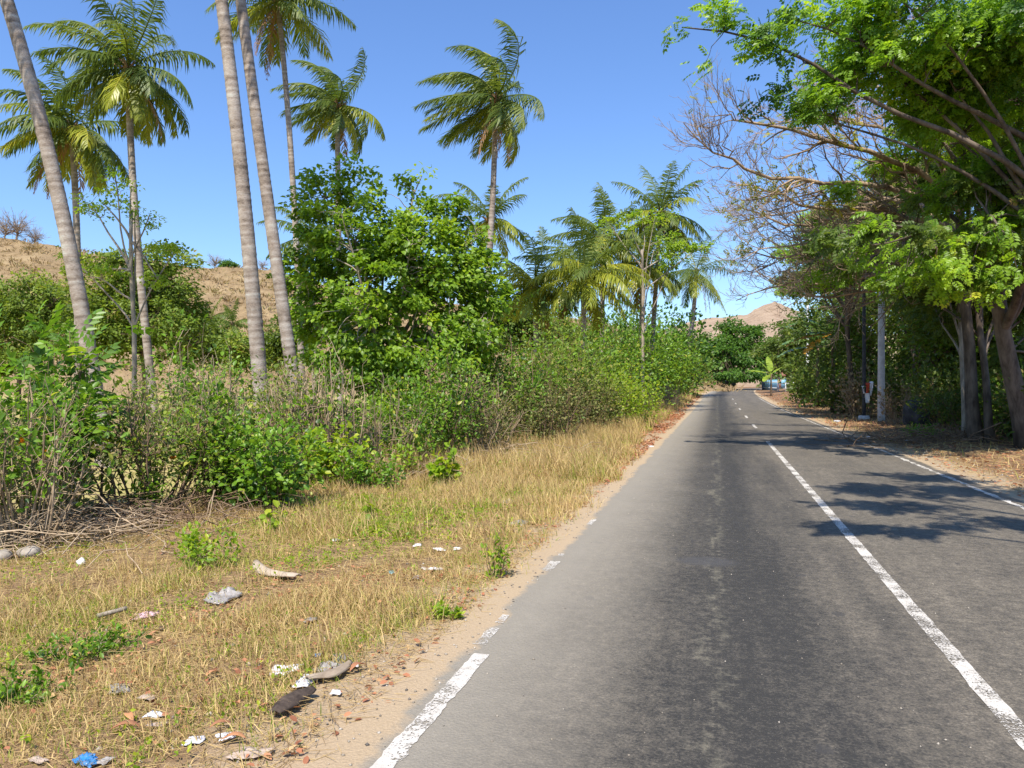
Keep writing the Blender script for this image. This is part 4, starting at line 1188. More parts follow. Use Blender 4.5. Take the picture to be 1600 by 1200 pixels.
S('weed', 'upright heart-leaved weed standing alone in the dry grass', 694, 11.9, 62, 706, 8, 190, .075, LEAF_BROAD, M['leaf_lime'], M['twig_brown'], .05, seed=51, group=WG, cat='weed', upright=.6, clump=.12, depth=.2)
S('weed', 'small two-leaved weed in front of the trailing bush', 577, 8.6, 34, 776, 4, 16, .07, LEAF_BROAD, M['leaf_lime'], M['twig_brown'], .2, seed=52, group=WG, cat='weed', upright=.7)
S('weed', 'small bright weed below the dense bright bush', 440, 8.2, 60, 788, 6, 26, .07, LEAF_BROAD, M['leaf_lime'], M['twig_brown'], .2, seed=53, group=WG, cat='weed')
S('weed', 'little green tuft at the sandy road edge', 700, 5.1, 60, 945, 12, 150, .03, LEAF, M['leaf_lime'], M['twig_brown'], .05, seed=54, group=WG, cat='weed')
S('weed', 'green tuft nearest the asphalt beside brown leaves', 775, 6.1, 36, 838, 9, 130, .035, LEAF, M['leaf_lime'], M['twig_brown'], .05, seed=55, group=WG, cat='weed')
S('weed', 'low green weed patch at the left edge of the foreground', 130, 4.4, 170, 990, 22, 420, .028, LEAF, M['leaf_bright'], M['twig_dry'], .05, seed=56, group=WG, cat='weed')
S('weed', 'low weed patch in the bottom left corner', 40, 3.8, 150, 1060, 22, 420, .026, LEAF, M['leaf_bright'], M['twig_dry'], .05, seed=57, group=WG, cat='weed')
S('weed', 'low green clump behind the grey plastic bag', 320, 6.7, 120, 828, 18, 500, .04, LEAF, M['leaf_lime'], M['twig_dry'], .05, seed=58, group=WG, cat='weed')
S('weed', 'bushy weed right of the trailing heart-leaved bush', 575, 11.6, 120, 700, 16, 620, .06, LEAF, M['leaf_bright'], M['twig_brown'], .05, seed=59, group=WG, cat='weed')
S('weed', 'lime weed among the grass left of the lone upright weed', 635, 13.0, 40, 690, 8, 160, .06, LEAF, M['leaf_lime'], M['twig_brown'], .05, seed=60, group=WG, cat='weed')
S('weed', 'green plant under the trees across the road', 1440, 21.5, 60, 664, 10, 260, .07, LEAF, M['leaf_bright'], M['twig_brown'], .05, seed=61, group=WG, cat='weed')
S('verge_shrub', 'dry twiggy bush between concrete pole and boulder', 1405, 29, 60, 596, 34, 260, .09, LEAF, M['scrub'], M['twig_dry'], .2, seed=62, forks=5, dead=16)
S('verge_shrub', 'withered brown bush behind the dark pole', 1345, 34, 70, 570, 30, 700, .12, LEAF, M['scrub'], M['twig_dry'], .1, seed=63, forks=5, dead=6)
S('verge_shrub', 'leafy bush to the right of the boulder', 1515, 22.5, 110, 600, 24, 1500, .08, LEAF, M['leaf_wood'], M['twig_brown'], .08, seed=64, forks=5)
S('verge_shrub', 'leafy bush at the right picture edge below the thick limb', 1590, 20.5, 110, 580, 22, 1300, .08, LEAF, M['leaf_bright'], M['twig_brown'], .12, seed=65, forks=5, dead=6)

VG = 'dark bushes along the edge of the wood'
for k_, (px, d, w, top, lab) in enumerate([
        (1322, 40, 70, 585, 'dark bush left of the black pole'), (1398, 32.5, 60, 575, 'dark bush just right of the concrete pole'),
        (1478, 25.5, 90, 570, 'dark bush between boulder and trunks'), (1532, 23, 80, 590, 'dark bush behind the double-stemmed tree'),
        (1600, 19.2, 100, 600, 'dark bush under the thick-limbed tree at the right edge'), (1660, 17.6, 120, 560, 'dark bush mostly outside the right edge'),
        (1268, 56, 60, 580, 'dark bush below the banana leaves'), (1300, 48, 60, 590, 'dark bush under the orange dead banana leaves')]):
    S('verge_shrub', lab, px, d, w, top, 26, 1500, .10 * max(1, d / 28), LEAF, M['leaf_wood'], M['twig_brown'], .04, seed=70 + k_, forks=5, clump=.24, group=VG)

# ------------------------------------------------------------------ bananas
def banana(label, px, d, leaves_spec, stem_h, mat, seed, stem_r=.12):
    global rng
    keep_rng = rng; rng = np.random.default_rng(1500 + seed)
    b = ground(px, d)
    t = thing('banana_plant', label, 'banana plant', b)
    g = Geo()
    q, r = limb(b - UPV * .1, b + UPV * stem_h, stem_r, stem_r * .6, 7, (0, 0, 0), .01)
    g.tube(q, r, 9, .5); g.build('stem', M['bark_brown'], t, smooth=True)
    c = b + UPV * stem_h
    for (az, el, L, dr, m) in leaves_spec:
        hd = RGT * math.cos(az) + FWD * math.sin(az)
        dv = hd * math.cos(el) + UPV * math.sin(el)
        p = c.copy(); pts = [p]; n = 12
        for i in range(n):
            dv = norm(dv - UPV * dr * (L / n) * (.3 + i / n)); p = p + dv * L / n; pts.append(p)
        pts = np.array(pts); tg = norm(np.gradient(pts, axis=0)); sd = norm(np.cross(tg, UPV)); un = np.cross(sd, tg)
        g = Geo()
        g.tube(pts, np.linspace(.03, .006, n + 1), 4, .8, cap=False)
        s = np.linspace(0, 1, n + 1)
        wd = .16 * L * np.clip(np.sin(np.pi * np.clip((s - .12) / .9, 0, 1)), 0, 1) ** .6
        for sg in (-1, 1):
            for i in range(2, n):
                tear = rng.uniform(0, .12)
                a0 = pts[i]; a1 = pts[i + 1] * (1 - tear) + pts[i] * tear
                b0 = a0 + (sd[i] * sg + un[i] * .15 - UPV * rng.uniform(.15, .5)) * wd[i]
                b1 = a1 + (sd[i] * sg + un[i] * .15 - UPV * rng.uniform(.15, .5)) * wd[min(n, i + 1)]
                g.add(np.array([a0, a1, b1, b0]), None, [[0, 1, 2, 3]], rng.random())
        g.build('leaf', M[m], t)
    rng = keep_rng


banana('banana plant with broad blue-green leaves left of the wood', 1278, 48, [(2.9, .9, 3.0, .5, 'banana'), (2.3, 1.2, 2.8, .4, 'banana'), (3.5, .5, 3.0, .5, 'banana'), (4.2, .7, 2.8, .55, 'banana'), (.3, .8, 2.6, .5, 'banana'), (5.3, .5, 2.6, .6, 'banana'), (3.1, .1, 2.8, .4, 'banana')], 3.9, None, 1)
banana('banana plant with drooping orange dead leaves by the wood', 1300, 41, [(3.0, .1, 2.6, .45, 'banana_dead'), (3.5, -.2, 2.3, .5, 'banana_dead'), (2.6, .8, 2.6, .5, 'banana'), (3.3, .6, 2.8, .5, 'banana'), (4.5, .7, 2.4, .5, 'banana'), (.4, .9, 2.6, .5, 'banana'), (2.2, .3, 2.5, .5, 'banana')], 4.3, None, 2)
banana('young lime-green banana plant at the roadside', 1205, 78, [(3.1, .35, 2.6, .25, 'banana_lime'), (2.7, 1.0, 2.3, .4, 'banana_lime'), (4.0, -.1, 2.2, .4, 'banana_lime'), (1.6, 1.2, 2.2, .4, 'banana_lime'), (.3, .7, 2.0, .5, 'banana_lime')], 2.3, None, 3)

# ------------------------------------------------------------------ poles, sign, boulder
M['concrete'] = plain_mat('concrete', (.56, .54, .51), (.38, .365, .34), .8, 5, .3)
M['pole_dark'] = plain_mat('pole_dark', (.022, .024, .028), (.04, .04, .045), .5, 8, .2)
M['white_paint'] = plain_mat('white_paint', (.78, .77, .74), (.62, .61, .58), .5, 7, .1)
M['red_paint'] = plain_mat('red_paint', (.62, .09, .03), (.52, .07, .03), .5, 9, .1)
M['rock'] = bark_mat('rock', (.03, .03, .031), (.09, .088, .085), 3, (1, 1, 1), .8)

b = ground(1377, 31)
t = thing('utility_pole', 'pale grey concrete pole on the right verge', 'pole', b)
g = Geo(); zz = np.linspace(-.2, 8.2, 16)
g.tube(np.stack([np.full(16, b[0]), np.full(16, b[1]), b[2] + zz], -1), np.linspace(.150, .105, 16), 14, .5)
g.build('shaft', M['concrete'], t, smooth=True)
g = Geo(); g.box(b + UPV * 7.6, (1.3, .09, .10), YAW); g.build('crossarm', M['concrete'], t)
for s in (-.55, 0, .55):
    g = Geo(); p = b + RGT * s + UPV * 7.65
    g.tube([p, p + UPV * .05, p + UPV * .10, p + UPV * .16, p + UPV * .2], [.02, .05, .03, .05, .02], 8, .5)
    g.build('insulator', M['white_paint'], t, smooth=True)

b = ground(1350, 32.5)
t = thing('utility_pole', 'slim black pole left of the concrete pole', 'pole', b)
g = Geo(); g.tube(np.stack([np.full(9, b[0]), np.full(9, b[1]), b[2] + np.linspace(-.2, 6.5, 9)], -1), np.linspace(.085, .065, 9), 10, .5)
g.build('shaft', M['pole_dark'], t, smooth=True)
g = Geo(); g.tube([b + UPV * -.05, b + UPV * .16], [.26, .22], 10, .5); g.build('footing', M['concrete'], t)

# folded red and white banner tied round the black pole
b = ground(1350, 32.1)
c = P(1353, 610, 32.25)
t = thing('banner', 'small red and white banner tied to the black pole', 'banner', (c[0], c[1], b[2] + .95))
k = 32.2 / FOC


def cloth_piece(name, x0, x1, z0, z1, slant, mat, ph):
    n, m = 7, 8
    V = []
    for i in range(n):
        for j in range(m):
            u = i / (n - 1); v = j / (m - 1)
            x = (x0 + (x1 - x0) * u + slant * v) * k; z = (z0 + (z1 - z0) * v) * k
            V.append(c + RGT * x + UPV * z - FWD * (.16 + .05 * math.sin(4 * u + 3 * v + ph)))
    F = [[i * m + j, (i + 1) * m + j, (i + 1) * m + j + 1, i * m + j + 1] for i in range(n - 1) for j in range(m - 1)]
    o = obj(name, np.array(V), [np.array(F)], mat, t, smooth=True)
    md = o.modifiers.new('thickness', 'SOLIDIFY'); md.thickness = .006
    return o


cloth_piece('white_panel', -7, -3, -5, 7, -3, M['white_paint'], 0)
cloth_piece('red_panel', -2.9, 2.6, -4, 12, 0, M['red_paint'], .4)
cloth_piece('white_panel', 2.7, 7, -8, 14, 1, M['white_paint'], 1)
cloth_piece('white_tail', -3.5, 2.6, -20, -4.2, 0, M['white_paint'], 2)

b = ground(1262, 66)
t = thing('utility_pole', 'thin white pole showing above the far bananas', 'pole', b)
g = Geo(); g.tube(np.stack([np.full(7, b[0]), np.full(7, b[1]), b[2] + np.linspace(-.2, 9.6, 7)], -1), np.linspace(.16, .10, 7), 9, .5)
g.build('shaft', M['white_paint'], t, smooth=True)
g = Geo(); g.box(b + UPV * 9.0, (1.2, .09, .1), YAW); g.build('crossarm', M['concrete'], t)


def rock_mesh(c, rx, ry, rz, seed, name, mat, label=None, cat=None, group=None):
    r = np.random.default_rng(seed)
    nu, nv = 12, 8
    V = []
    ks = r.normal(size=(6, 3)); ph = r.uniform(0, 6, 6)
    for i in range(nv + 1):
        th = math.pi * i / nv
        for j in range(nu):
            a = 2 * math.pi * j / nu
            n_ = np.array([math.sin(th) * math.cos(a), math.sin(th) * math.sin(a), math.cos(th)])
            f = 1 + .10 * sum(math.sin(2.2 * np.dot(ks[q], n_) + ph[q]) for q in range(6)) * .6
            V.append(n_ * f * np.array([rx, ry, rz]))
    V = np.array(V) + np.asarray(c)
    F = [[i * nu + j, i * nu + (j + 1) % nu, (i + 1) * nu + (j + 1) % nu, (i + 1) * nu + j] for i in range(nv) for j in range(nu)]
    o = obj(name, V, [np.array(F)[:, ::-1]], mat, origin=np.asarray(c) - np.array([0, 0, rz * .5]), smooth=False)
    return tag(o, label, cat, group)


M['rock_pale'] = bark_mat('rock_pale', (.20, .175, .145), (.42, .37, .31), 9, (1, 1, 1), .8)
c = ground(1446, 27)
rock_mesh(c + UPV * .35, .85, .7, .72, 5, 'boulder', M['rock'], 'dark boulder in the shade right of the concrete pole', 'boulder')
rock_mesh(ground(45, 7.1) + UPV * .03, .13, .10, .07, 6, 'stone', M['rock_pale'], 'pale grey stone at the foot of the left edge shrub', 'stone')
rock_mesh(ground(3, 7.0) + UPV * .03, .10, .09, .06, 7, 'stone', M['rock_pale'], 'pale stone cut by the left picture edge', 'stone')
rock_mesh(ground(127, 6.75) + UPV * .02, .045, .04, .035, 8, 'stone', M['white_paint'], 'small white stone beside the hedge foot', 'stone')

# ------------------------------------------------------------------ the hamlet at the far end
M['wall_plaster'] = plain_mat('wall_plaster', (.50, .30, .22), (.42, .24, .17), .8, 2, .2)
M['blue_paint'] = plain_mat('blue_paint', (.22, .42, .55), (.16, .34, .46), .5, 5, .1)
M['roof_tile'] = plain_mat('roof_tile', (.30, .13, .08), (.22, .10, .07), .8, 6, .4)
M['dark_open'] = plain_mat('dark_open', (.03, .03, .035), (.02, .02, .02), .3, 3, 0)
M['sheet_metal'] = plain_mat('sheet_metal', (.45, .45, .44), (.36, .36, .36), .5, 3, .1)
d = 140.0
b = ground(1212, d); k = d / FOC
t = thing('small_house', 'small brown house with blue door at the end of the road', 'house', b)
g = Geo(); g.box(b + UPV * 1.2, (4.2, 3.4, 2.5), YAW); g.build('wall', M['wall_plaster'], t)
g = Geo()
for s in (-1, 1):
    A = b + RGT * -2.5 + UPV * 2.38; e = 2.2
    V = np.array([A + FWD * s * 2.1, A + RGT * 5.0 + FWD * s * 2.1, A + RGT * 5.0 + UPV * 1.1, A + UPV * 1.1])
    V = np.vstack([V, V + UPV * .12])
    g.add(V, None, [[0, 1, 2, 3], [7, 6, 5, 4], [0, 4, 5, 1], [1, 5, 6, 2], [2, 6, 7, 3], [3, 7, 4, 0]])
g.build('roof', M['roof_tile'], t)
dr = None
g = Geo(); g.box(b + RGT * .9 - FWD * 1.72 + UPV * 1.0, (.95, .08, 2.0), YAW); dr = g.build('door', M['blue_paint'], t)
for s in (-.9,):
    g = Geo(); g.box(b + RGT * s - FWD * 1.72 + UPV * 1.3, (1.1, .06, 1.0), YAW); w_ = g.build('window', M['dark_open'], t)
    g = Geo()
    for q in (-.58, .58): g.box(b + RGT * (s + q) - FWD * 1.75 + UPV * 1.3, (.09, .08, 1.16), YAW)
    for q in (-.54, .54): g.box(b + RGT * s - FWD * 1.75 + UPV * (1.3 + q), (1.06, .08, .09), YAW)
    g.build('frame', M['blue_paint'], w_)
b = ground(1128, 150)
t = thing('roadside_stall', 'grey-roofed open stall left of the far house', 'stall', b)
for sx in (-1.6, 1.6):
    for sy in (-1.1, 1.1):
        g = Geo(); g.box(b + RGT * sx + FWD * sy + UPV * 1.05, (.12, .12, 2.2), YAW); g.build('post', M['white_paint'], t)
g = Geo(); g.box(b + UPV * 2.22, (4.0, 3.0, .10), YAW); g.build('roof', M['sheet_metal'], t)
g = Geo(); g.box(b - FWD * 1.0 + UPV * .5, (2.8, .5, .95), YAW); g.build('counter', M['white_paint'], t)
b = ground(1197, 127)
t = thing('signal_pole', 'slender white post in front of the far house', 'pole', b)
g = Geo(); g.tube([b - UPV * .1, b + UPV * 1.5, b + UPV * 3.6], [.06, .05, .04], 8); g.build('shaft', M['white_paint'], t)
g = Geo(); g.tube([b - UPV * .05, b + UPV * .12], [.2, .16], 8); g.build('footing', M['concrete'], t)
# pale blue picket fence
f0 = ground(1191, 118); f1 = ground(1214, 100)
t = thing('picket_fence', 'pale blue picket fence along the far right roadside', 'fence', (f0 + f1) / 2)
n = 34
dirf = norm(f1 - f0); rz = math.atan2(dirf[1], dirf[0])
for i in range(n):
    p = f0 + (f1 - f0) * i / (n - 1)
    g = Geo(); g.box(p + UPV * .75, (.34, .04, 1.5), rz); g.build('picket', M['blue_paint'], t)
for z in (.35, 1.15):
    g = Geo(); L_ = np.linalg.norm(f1 - f0); g.box((f0 + f1) / 2 + UPV * z + norm(np.cross(dirf, UPV)) * .05, (L_, .05, .10), rz); g.build('rail', M['white_paint'], t)
f0 = ground(1216, 92); f1 = ground(1240, 86)
t = thing('rail_gate', 'low white rail gate right of the blue fence', 'gate', (f0 + f1) / 2)
dirf = norm(f1 - f0); rz = math.atan2(dirf[1], dirf[0])
for i in range(3):
    p = f0 + (f1 - f0) * i / 2
    g = Geo(); g.box(p + UPV * .55, (.10, .10, 1.2), rz); g.build('post', M['white_paint'], t)
for z in (.45, 1.05):
    g = Geo(); g.box((f0 + f1) / 2 + UPV * z - FWD * .09, (np.linalg.norm(f1 - f0), .05, .09), rz); g.build('rail', M['white_paint'], t)

# ------------------------------------------------------------------ things on the hill
def hill_at(px, up=0.0):
    """a point on the near hill's ridge line"""
    i = int(np.argmin(np.abs(np.linspace(-900, 1150, 220) - px)))
    return hillV[i, 69].copy()


for k_, (px, s, lab) in enumerate([(8, 1.0, 'leftmost bare tree on the hill crest'), (28, 1.05, 'second bare tree from the left on the hill crest'), (58, .75, 'low bare bush-like tree right of the crest trees'),
                                   (335, .6, 'lone bare round tree on the hill skyline'), (412, .45, 'small bare tree on the skyline between the paired palm trunks')]):
    b = hill_at(px)
    kk = 185 / FOC
    rng = np.random.default_rng(60 + k_)
    t = thing('hill_tree', lab, 'tree', b, 'bare trees on the hill')
    g = Geo()
    q, r = limb(b - UPV * .4, b + UPV * 2.2 * s, .22 * s, .14 * s, 5, (0, 0, 0), .03); g.tube(q, r, 6, .5); g.build('trunk', M['twig_bare'], t)
    g = Geo()
    for j in range(46):
        dr = norm(rng.normal(0, .75, 3) * np.array([1, 1, .6]) + UPV * .8)
        p0 = q[rng.integers(2, 5)]
        q2, r2 = limb(p0, p0 + dr * 4.2 * s * rng.uniform(.6, 1.05), .075 * s, .03 * s, 5, UPV * -.03, .05)
        g.tube(q2, r2, 3, .5, cap=False)
        for e in range(5):
            s3 = rng.integers(1, 5); d3 = norm(dr + rng.normal(0, .5, 3))
            q3, r3 = limb(q2[s3], q2[s3] + d3 * 1.5 * s, .035 * s, .02 * s, 3, (0, 0, 0), .05)
            g.tube(q3, r3, 3, .5, cap=False)
    g.build('branches', M['twig_bare'], t)
b = hill_at(358)
tree('hill_tree', 'small round dark green tree on the hill skyline', 'tree', b, b + UPV * 1.2, .15, [(b + UPV * 1.7, 1.9, 1.3, 1.6), (b + UPV * 1.5 + RGT * 2.0, 1.1, .8, 1.0)], 60, .6, 40, .4, LEAF_SMALL, M['leaf_deep'], M['bark_brown'], nlimb=6, seed=90)
rng = np.random.default_rng(21)


def hill_scrub():
    nA, nD = hillV.shape[:2]
    n = 3600
    a = rng.integers(40, nA - 1, n); e = rng.integers(4, 69, n)
    f1 = rng.random((n, 1)); f2 = rng.random((n, 1))
    C = (hillV[a, e] * (1 - f1) + hillV[a, e + 1] * f1) * (1 - f2) + (hillV[a + 1, e] * (1 - f1) + hillV[a + 1, e + 1] * f1) * f2
    own = np.repeat(np.arange(n), 16)
    sc = (rng.random(n) ** 3 * 1.5 + .35)[own][:, None]
    off = rng.normal(0, .5, (len(own), 3)) * sc * np.array([1, 1, .5])
    off[:, 2] = np.abs(off[:, 2])
    g = Geo()
    leaves(g, C[own] + off, norm(off + UPV * .5 * sc), norm(UPV * .5 + SUNV + rng.normal(0, .3, off.shape)), (.5 * sc[:, 0] + .2) * rng.uniform(.6, 1.2, len(own)), LEAF_NARROW, np.clip(rng.normal(.5, .25, n), 0, 1)[own])
    return g.build('hill_scrub', M['scrub'])


tag(hill_scrub(), 'dry scrub dotted over the brown hillside', 'scrub', kind='stuff')

# ------------------------------------------------------------------ grass, leaf litter, brushwood
def blades(geo, x, y, h, w, tone, lean=.6, windy=.15):
    n = len(x)
    b = np.stack([x, y, terrain(x, y) - .01], -1)
    az = rng.uniform(0, 6.28, n)
    ld = np.stack([np.cos(az), np.sin(az), np.zeros(n)], -1)
    ln = (np.abs(rng.normal(0, lean, n)))[:, None]
    d1 = norm(UPV + ld * ln + WIND * windy)
    d2 = norm(d1 + ld * ln * .9 - UPV * .35 * ln + WIND * windy)
    a2 = rng.uniform(0, 6.28, n)
    wd = np.stack([np.cos(a2), np.sin(a2), np.zeros(n)], -1) * (w / 2)[:, None]
    m = b + d1 * (h * .55)[:, None]; tip = m + d2 * (h * .45)[:, None]
    V = np.stack([b - wd, b + wd, m + wd * .75, m - wd * .75, tip], 1).reshape(-1, 3)
    i = np.arange(n)[:, None] * 5
    geo.add(V, i + np.array([[3, 2, 4]]), i + np.array([[0, 1, 2, 3]]), np.repeat(np.clip(tone, 0, 1), 5))


def scatter(n, v0, v1, u0, u1):
    u = u0 + (u1 - u0) * rng.random(n); v = v0 + (v1 - v0) * rng.random(n)
    return v + curve_off(u), u, v


def green_field(x, y):
    """0 dry .. 1 green, patches with a shape of their own"""
    return np.clip(.50 + .50 * wob(x, y, .55) + .45 * wob(x + 7, y - 3, 1.6), 0, 1)


def grass():
    g = Geo()
    def patch(n, v0, v1, u0, u1, h0, h1, w, edge_v, cl=.5, lean=.7, green=1.0, thick=.0):
        x, y, v = scatter(n, v0, v1, u0, u1)
        den = np.clip(.50 + .75 * wob(x, y, 1.7) + .75 * wob(x, y, 5.3) + thick, .05, 1)
        edge = sstep(edge_v, edge_v - .75, v + .45 * wob(x, y, 1.3))
        k = rng.random(n) < den * edge
        x, y, v = x[k], y[k], v[k]
        gr = green_field(x, y) * green
        isg = rng.random(len(x)) < gr ** 1.5
        tone = np.where(isg, rng.normal(.76, .14, len(x)), rng.normal(.30, .21, len(x)))
        hh = (h0 + (h1 - h0) * rng.random(len(x)) ** 2) * (.5 + .9 * np.clip(wob(x, y, 1.1) * .8 + .5 + .5 * wob(x, y, 4.1), 0, 1.2))
        hh = np.where(isg, hh * .75, hh)
        blades(g, x, y, hh, w * rng.uniform(.6, 1.4, len(x)), tone, lean)
    patch(240000, -6.8, -1.45, 1.6, 7.5, .035, .19, .0050, -1.52, lean=1.05, thick=.15)
    patch(155000, -7.4, -1.45, 7.0, 13, .06, .40, .0075, -1.52, lean=.8, thick=.2)
    patch(92000, -7.5, -1.55, 12, 22, .12, .58, .011, -1.6, lean=.6, green=.65, thick=.3)
    patch(32000, -6.5, -2.0, 15, 30, .25, .55, .012, -2.3, lean=.35, green=.35, thick=.2)
    patch(36000, -6.5, -1.9, 22, 48, .2, .55, .018, -2.1, lean=.4, green=.30, thick=.3)
    patch(14000, -6.5, -1.9, 46, 100, .25, .6, .035, -2.0, lean=.4, green=.4, thick=.4)
    patch(24000, -14, -6.5, 4, 26, .03, .12, .011, -6.0, lean=1.0, green=.9)
    patch(26000, -45, -9, 14, 60, .05, .22, .03, -8.0, lean=.9, green=1.0)
    # sparse straw on the other verge
    x, y, v = scatter(9000, 4.25, 7.5, 8, 60)
    k = rng.random(len(x)) < np.clip(.35 + .5 * wob(x, y, .8), .05, .8)
    blades(g, x[k], y[k], rng.uniform(.05, .25, k.sum()), rng.uniform(.006, .016, k.sum()), rng.normal(.35, .2, k.sum()), .8)
    return g.build('dry_grass', M['straw'])


tag(grass(), 'sun-dried roadside grass mixed with green tufts', 'grass', kind='stuff')


def litter():
    g = Geo()
    def strip(n, v0, v1, u0, u1, L, dens=1.0, tone=.35):
        x, y, v = scatter(n, v0, v1, u0, u1)
        k = rng.random(n) < np.clip(.45 + .6 * wob(x, y, 1.4) + .4 * wob(x, y, 4), .03, 1) * dens
        x, y = x[k], y[k]; m = len(x)
        pos = np.stack([x, y, terrain(x, y) + rng.uniform(.004, .03, m)], -1)
        az = rng.uniform(0, 6.28, m)
        ax = np.stack([np.cos(az), np.sin(az), rng.normal(.1, .2, m)], -1)
        leaves(g, pos, ax, norm(UPV + rng.normal(0, .35, (m, 3))), L * rng.uniform(.5, 1.3, m), LEAF, np.clip(rng.normal(tone, .22, m), 0, 1))
    strip(3600, -3.9, -1.65, 1.5, 6, .042, .8, .42)
    strip(2600, -2.4, -1.55, 5, 14, .045)
    strip(9000, -2.85, -1.6, 12, 40, .09)
    strip(3500, -2.9, -1.75, 38, 90, .14)
    strip(700, -6, -2.5, 1.5, 8, .05, .5, .6)
    strip(9000, 4.05, 8.5, 6, 34, .075, .9, .4)
    strip(4000, 8.5, 16, 12, 40, .10, .9, .3)
    strip(3500, 4.1, 9, 30, 90, .14, .9, .5)
    strip(160, -1.7, -1.2, 2, 14, .04, .5, .6)
    strip(220, 3.4, 4.1, 5, 40, .05, .6, .5)
    return g.build('fallen_leaves', M['dry_leaf'])


tag(litter(), 'red-brown fallen leaves along both road edges', 'leaf litter', kind='stuff')


def ground_weeds():
    """tiny leafy weeds threaded through the dry grass"""
    g = Geo()
    for n, v0, v1, u0, u1, L in ((5200, -6.8, -2.1, 1.6, 8, .022), (4200, -7.2, -2.1, 7, 14, .034), (3500, -7.2, -2.2, 13, 26, .06)):
        x, y, v = scatter(n, v0, v1, u0, u1)
        k = rng.random(n) < np.clip(1.6 * green_field(x, y) - .55, .02, 1) * (.35 + .65 * (wob(x, y, 3.3) > .05))
        x, y = x[k], y[k]
        m = 7
        x = np.repeat(x, m); y = np.repeat(y, m); q = len(x)
        x = x + rng.normal(0, L * 1.1, q); y = y + rng.normal(0, L * 1.1, q)
        pos = np.stack([x, y, terrain(x, y) + rng.uniform(.01, L * 3.2, q)], -1)
        leaves(g, pos, norm(rng.normal(0, 1, (q, 3)) + UPV * .5), norm(UPV + rng.normal(0, .5, (q, 3))), L * rng.uniform(.6, 1.5, q), LEAF_SMALL)
    return g.build('ground_weeds', M['leaf_lime'])


tag(ground_weeds(), 'tiny green weeds threaded through the dry verge grass', 'ground cover', kind='stuff')


def straw_mat():
    """broken stalks lying flat"""
    g = Geo()
    for n, v0, v1, u0, u1, L, r in ((15000, -6.5, -1.6, 1.6, 8, .11, .0016), (4500, -6.5, -1.8, 7, 16, .16, .0026), (900, -1.95, -1.45, 2, 10, .06, .0014), (3000, 4.3, 9, 8, 30, .22, .004)):
        x, y, v = scatter(n, v0, v1, u0, u1)
        az = rng.uniform(0, 6.28, n); l = L * rng.uniform(.4, 1.5, n)
        p0 = np.stack([x, y, terrain(x, y) + rng.uniform(.004, .03, n)], -1)
        dv = np.stack([np.cos(az), np.sin(az), rng.normal(.03, .12, n)], -1) * l[:, None]
        sd = np.stack([-np.sin(az), np.cos(az), np.zeros(n)], -1) * r
        V = np.stack([p0 - sd, p0 + sd, p0 + UPV * r * 1.6, p0 + dv - sd * .5, p0 + dv + sd * .5, p0 + dv + UPV * r], 1).reshape(-1, 3)
        i = np.arange(n)[:, None] * 6
        g.add(V, None, np.concatenate([i + np.array([[0, 1, 4, 3]]), i + np.array([[1, 2, 5, 4]]), i + np.array([[2, 0, 3, 5]])]), np.repeat(np.clip(rng.normal(.3, .15, n), 0, .5), 6))
    return g.build('straw_litter', M['straw'])


tag(straw_mat(), 'broken straw lying flat on the soil', 'straw', kind='stuff')


def gravel():
    g = Geo()
    for n, v0, v1, u0, u1, s in ((1500, -2.6, -1.4, 1.8, 14, .008), (260, -6, -2, 2, 9, .016), (260, -1.3, 3.6, 2, 14, .006), (700, 3.95, 5.2, 5, 25, .016)):
        x, y, v = scatter(n, v0, v1, u0, u1)
        z = np.where((v > -1.7) & (v < 4.1), rise(y) + np.interp(v, vs_, vz), terrain(x, y))
        c = np.stack([x, y, z + s * .25], -1)
        r = s * rng.uniform(.5, 1.6, n)
        B = np.array([[1, 0, 0], [0, 1, 0], [-1, 0, 0], [0, -1, 0], [0, 0, .7], [0, 0, -.6]])
        V = c[:, None] + B[None] * r[:, None, None] * rng.uniform(.6, 1.3, (n, 6, 1))
        F = np.array([[0, 1, 4], [1, 2, 4], [2, 3, 4], [3, 0, 4], [1, 0, 5], [2, 1, 5], [3, 2, 5], [0, 3, 5]])
        g.add(V.reshape(-1, 3), (np.arange(n)[:, None, None] * 6 + F[None]).reshape(-1, 3), None, np.repeat(rng.random(n), 6))
    return g.build('gravel', M['pebble'])


M['pebble'] = leaf_mat('pebble', [(0, (.10, .09, .08)), (.5, (.26, .22, .17)), (1, (.45, .40, .33))], 0.0, .85, .2)
tag(gravel(), 'small loose stones on shoulder and road', 'gravel', kind='stuff')


def brushwood(name, label, px, d, w, dep, h, n, mat, seed, L=(.4, 1.1), r=(.003, .009)):
    global rng
    keep = rng; rng = np.random.default_rng(seed)
    b = ground(px, d)
    g = Geo()
    for i in range(n):
        c = b + RGT * rng.normal(0, w * .5) + FWD * rng.normal(0, dep * .5)
        c[2] = float(terrain(c[0], c[1])) + h * rng.random() ** 1.6
        dr = norm(rng.normal(0, 1, 3) * np.array([1, 1, .28])); l = rng.uniform(*L)
        q, rr = limb(c - dr * l / 2, c + dr * l / 2, rng.uniform(*r), .002, 5, rng.normal(0, .08, 3), .05)
        q[:, 2] = np.maximum(q[:, 2], b[2] + .0)
        g.tube(q, rr, 4, rng.random(), cap=False)
    o = g.build(name, mat, None, True, origin=b)
    return tag(o, label, 'brushwood', kind='stuff')


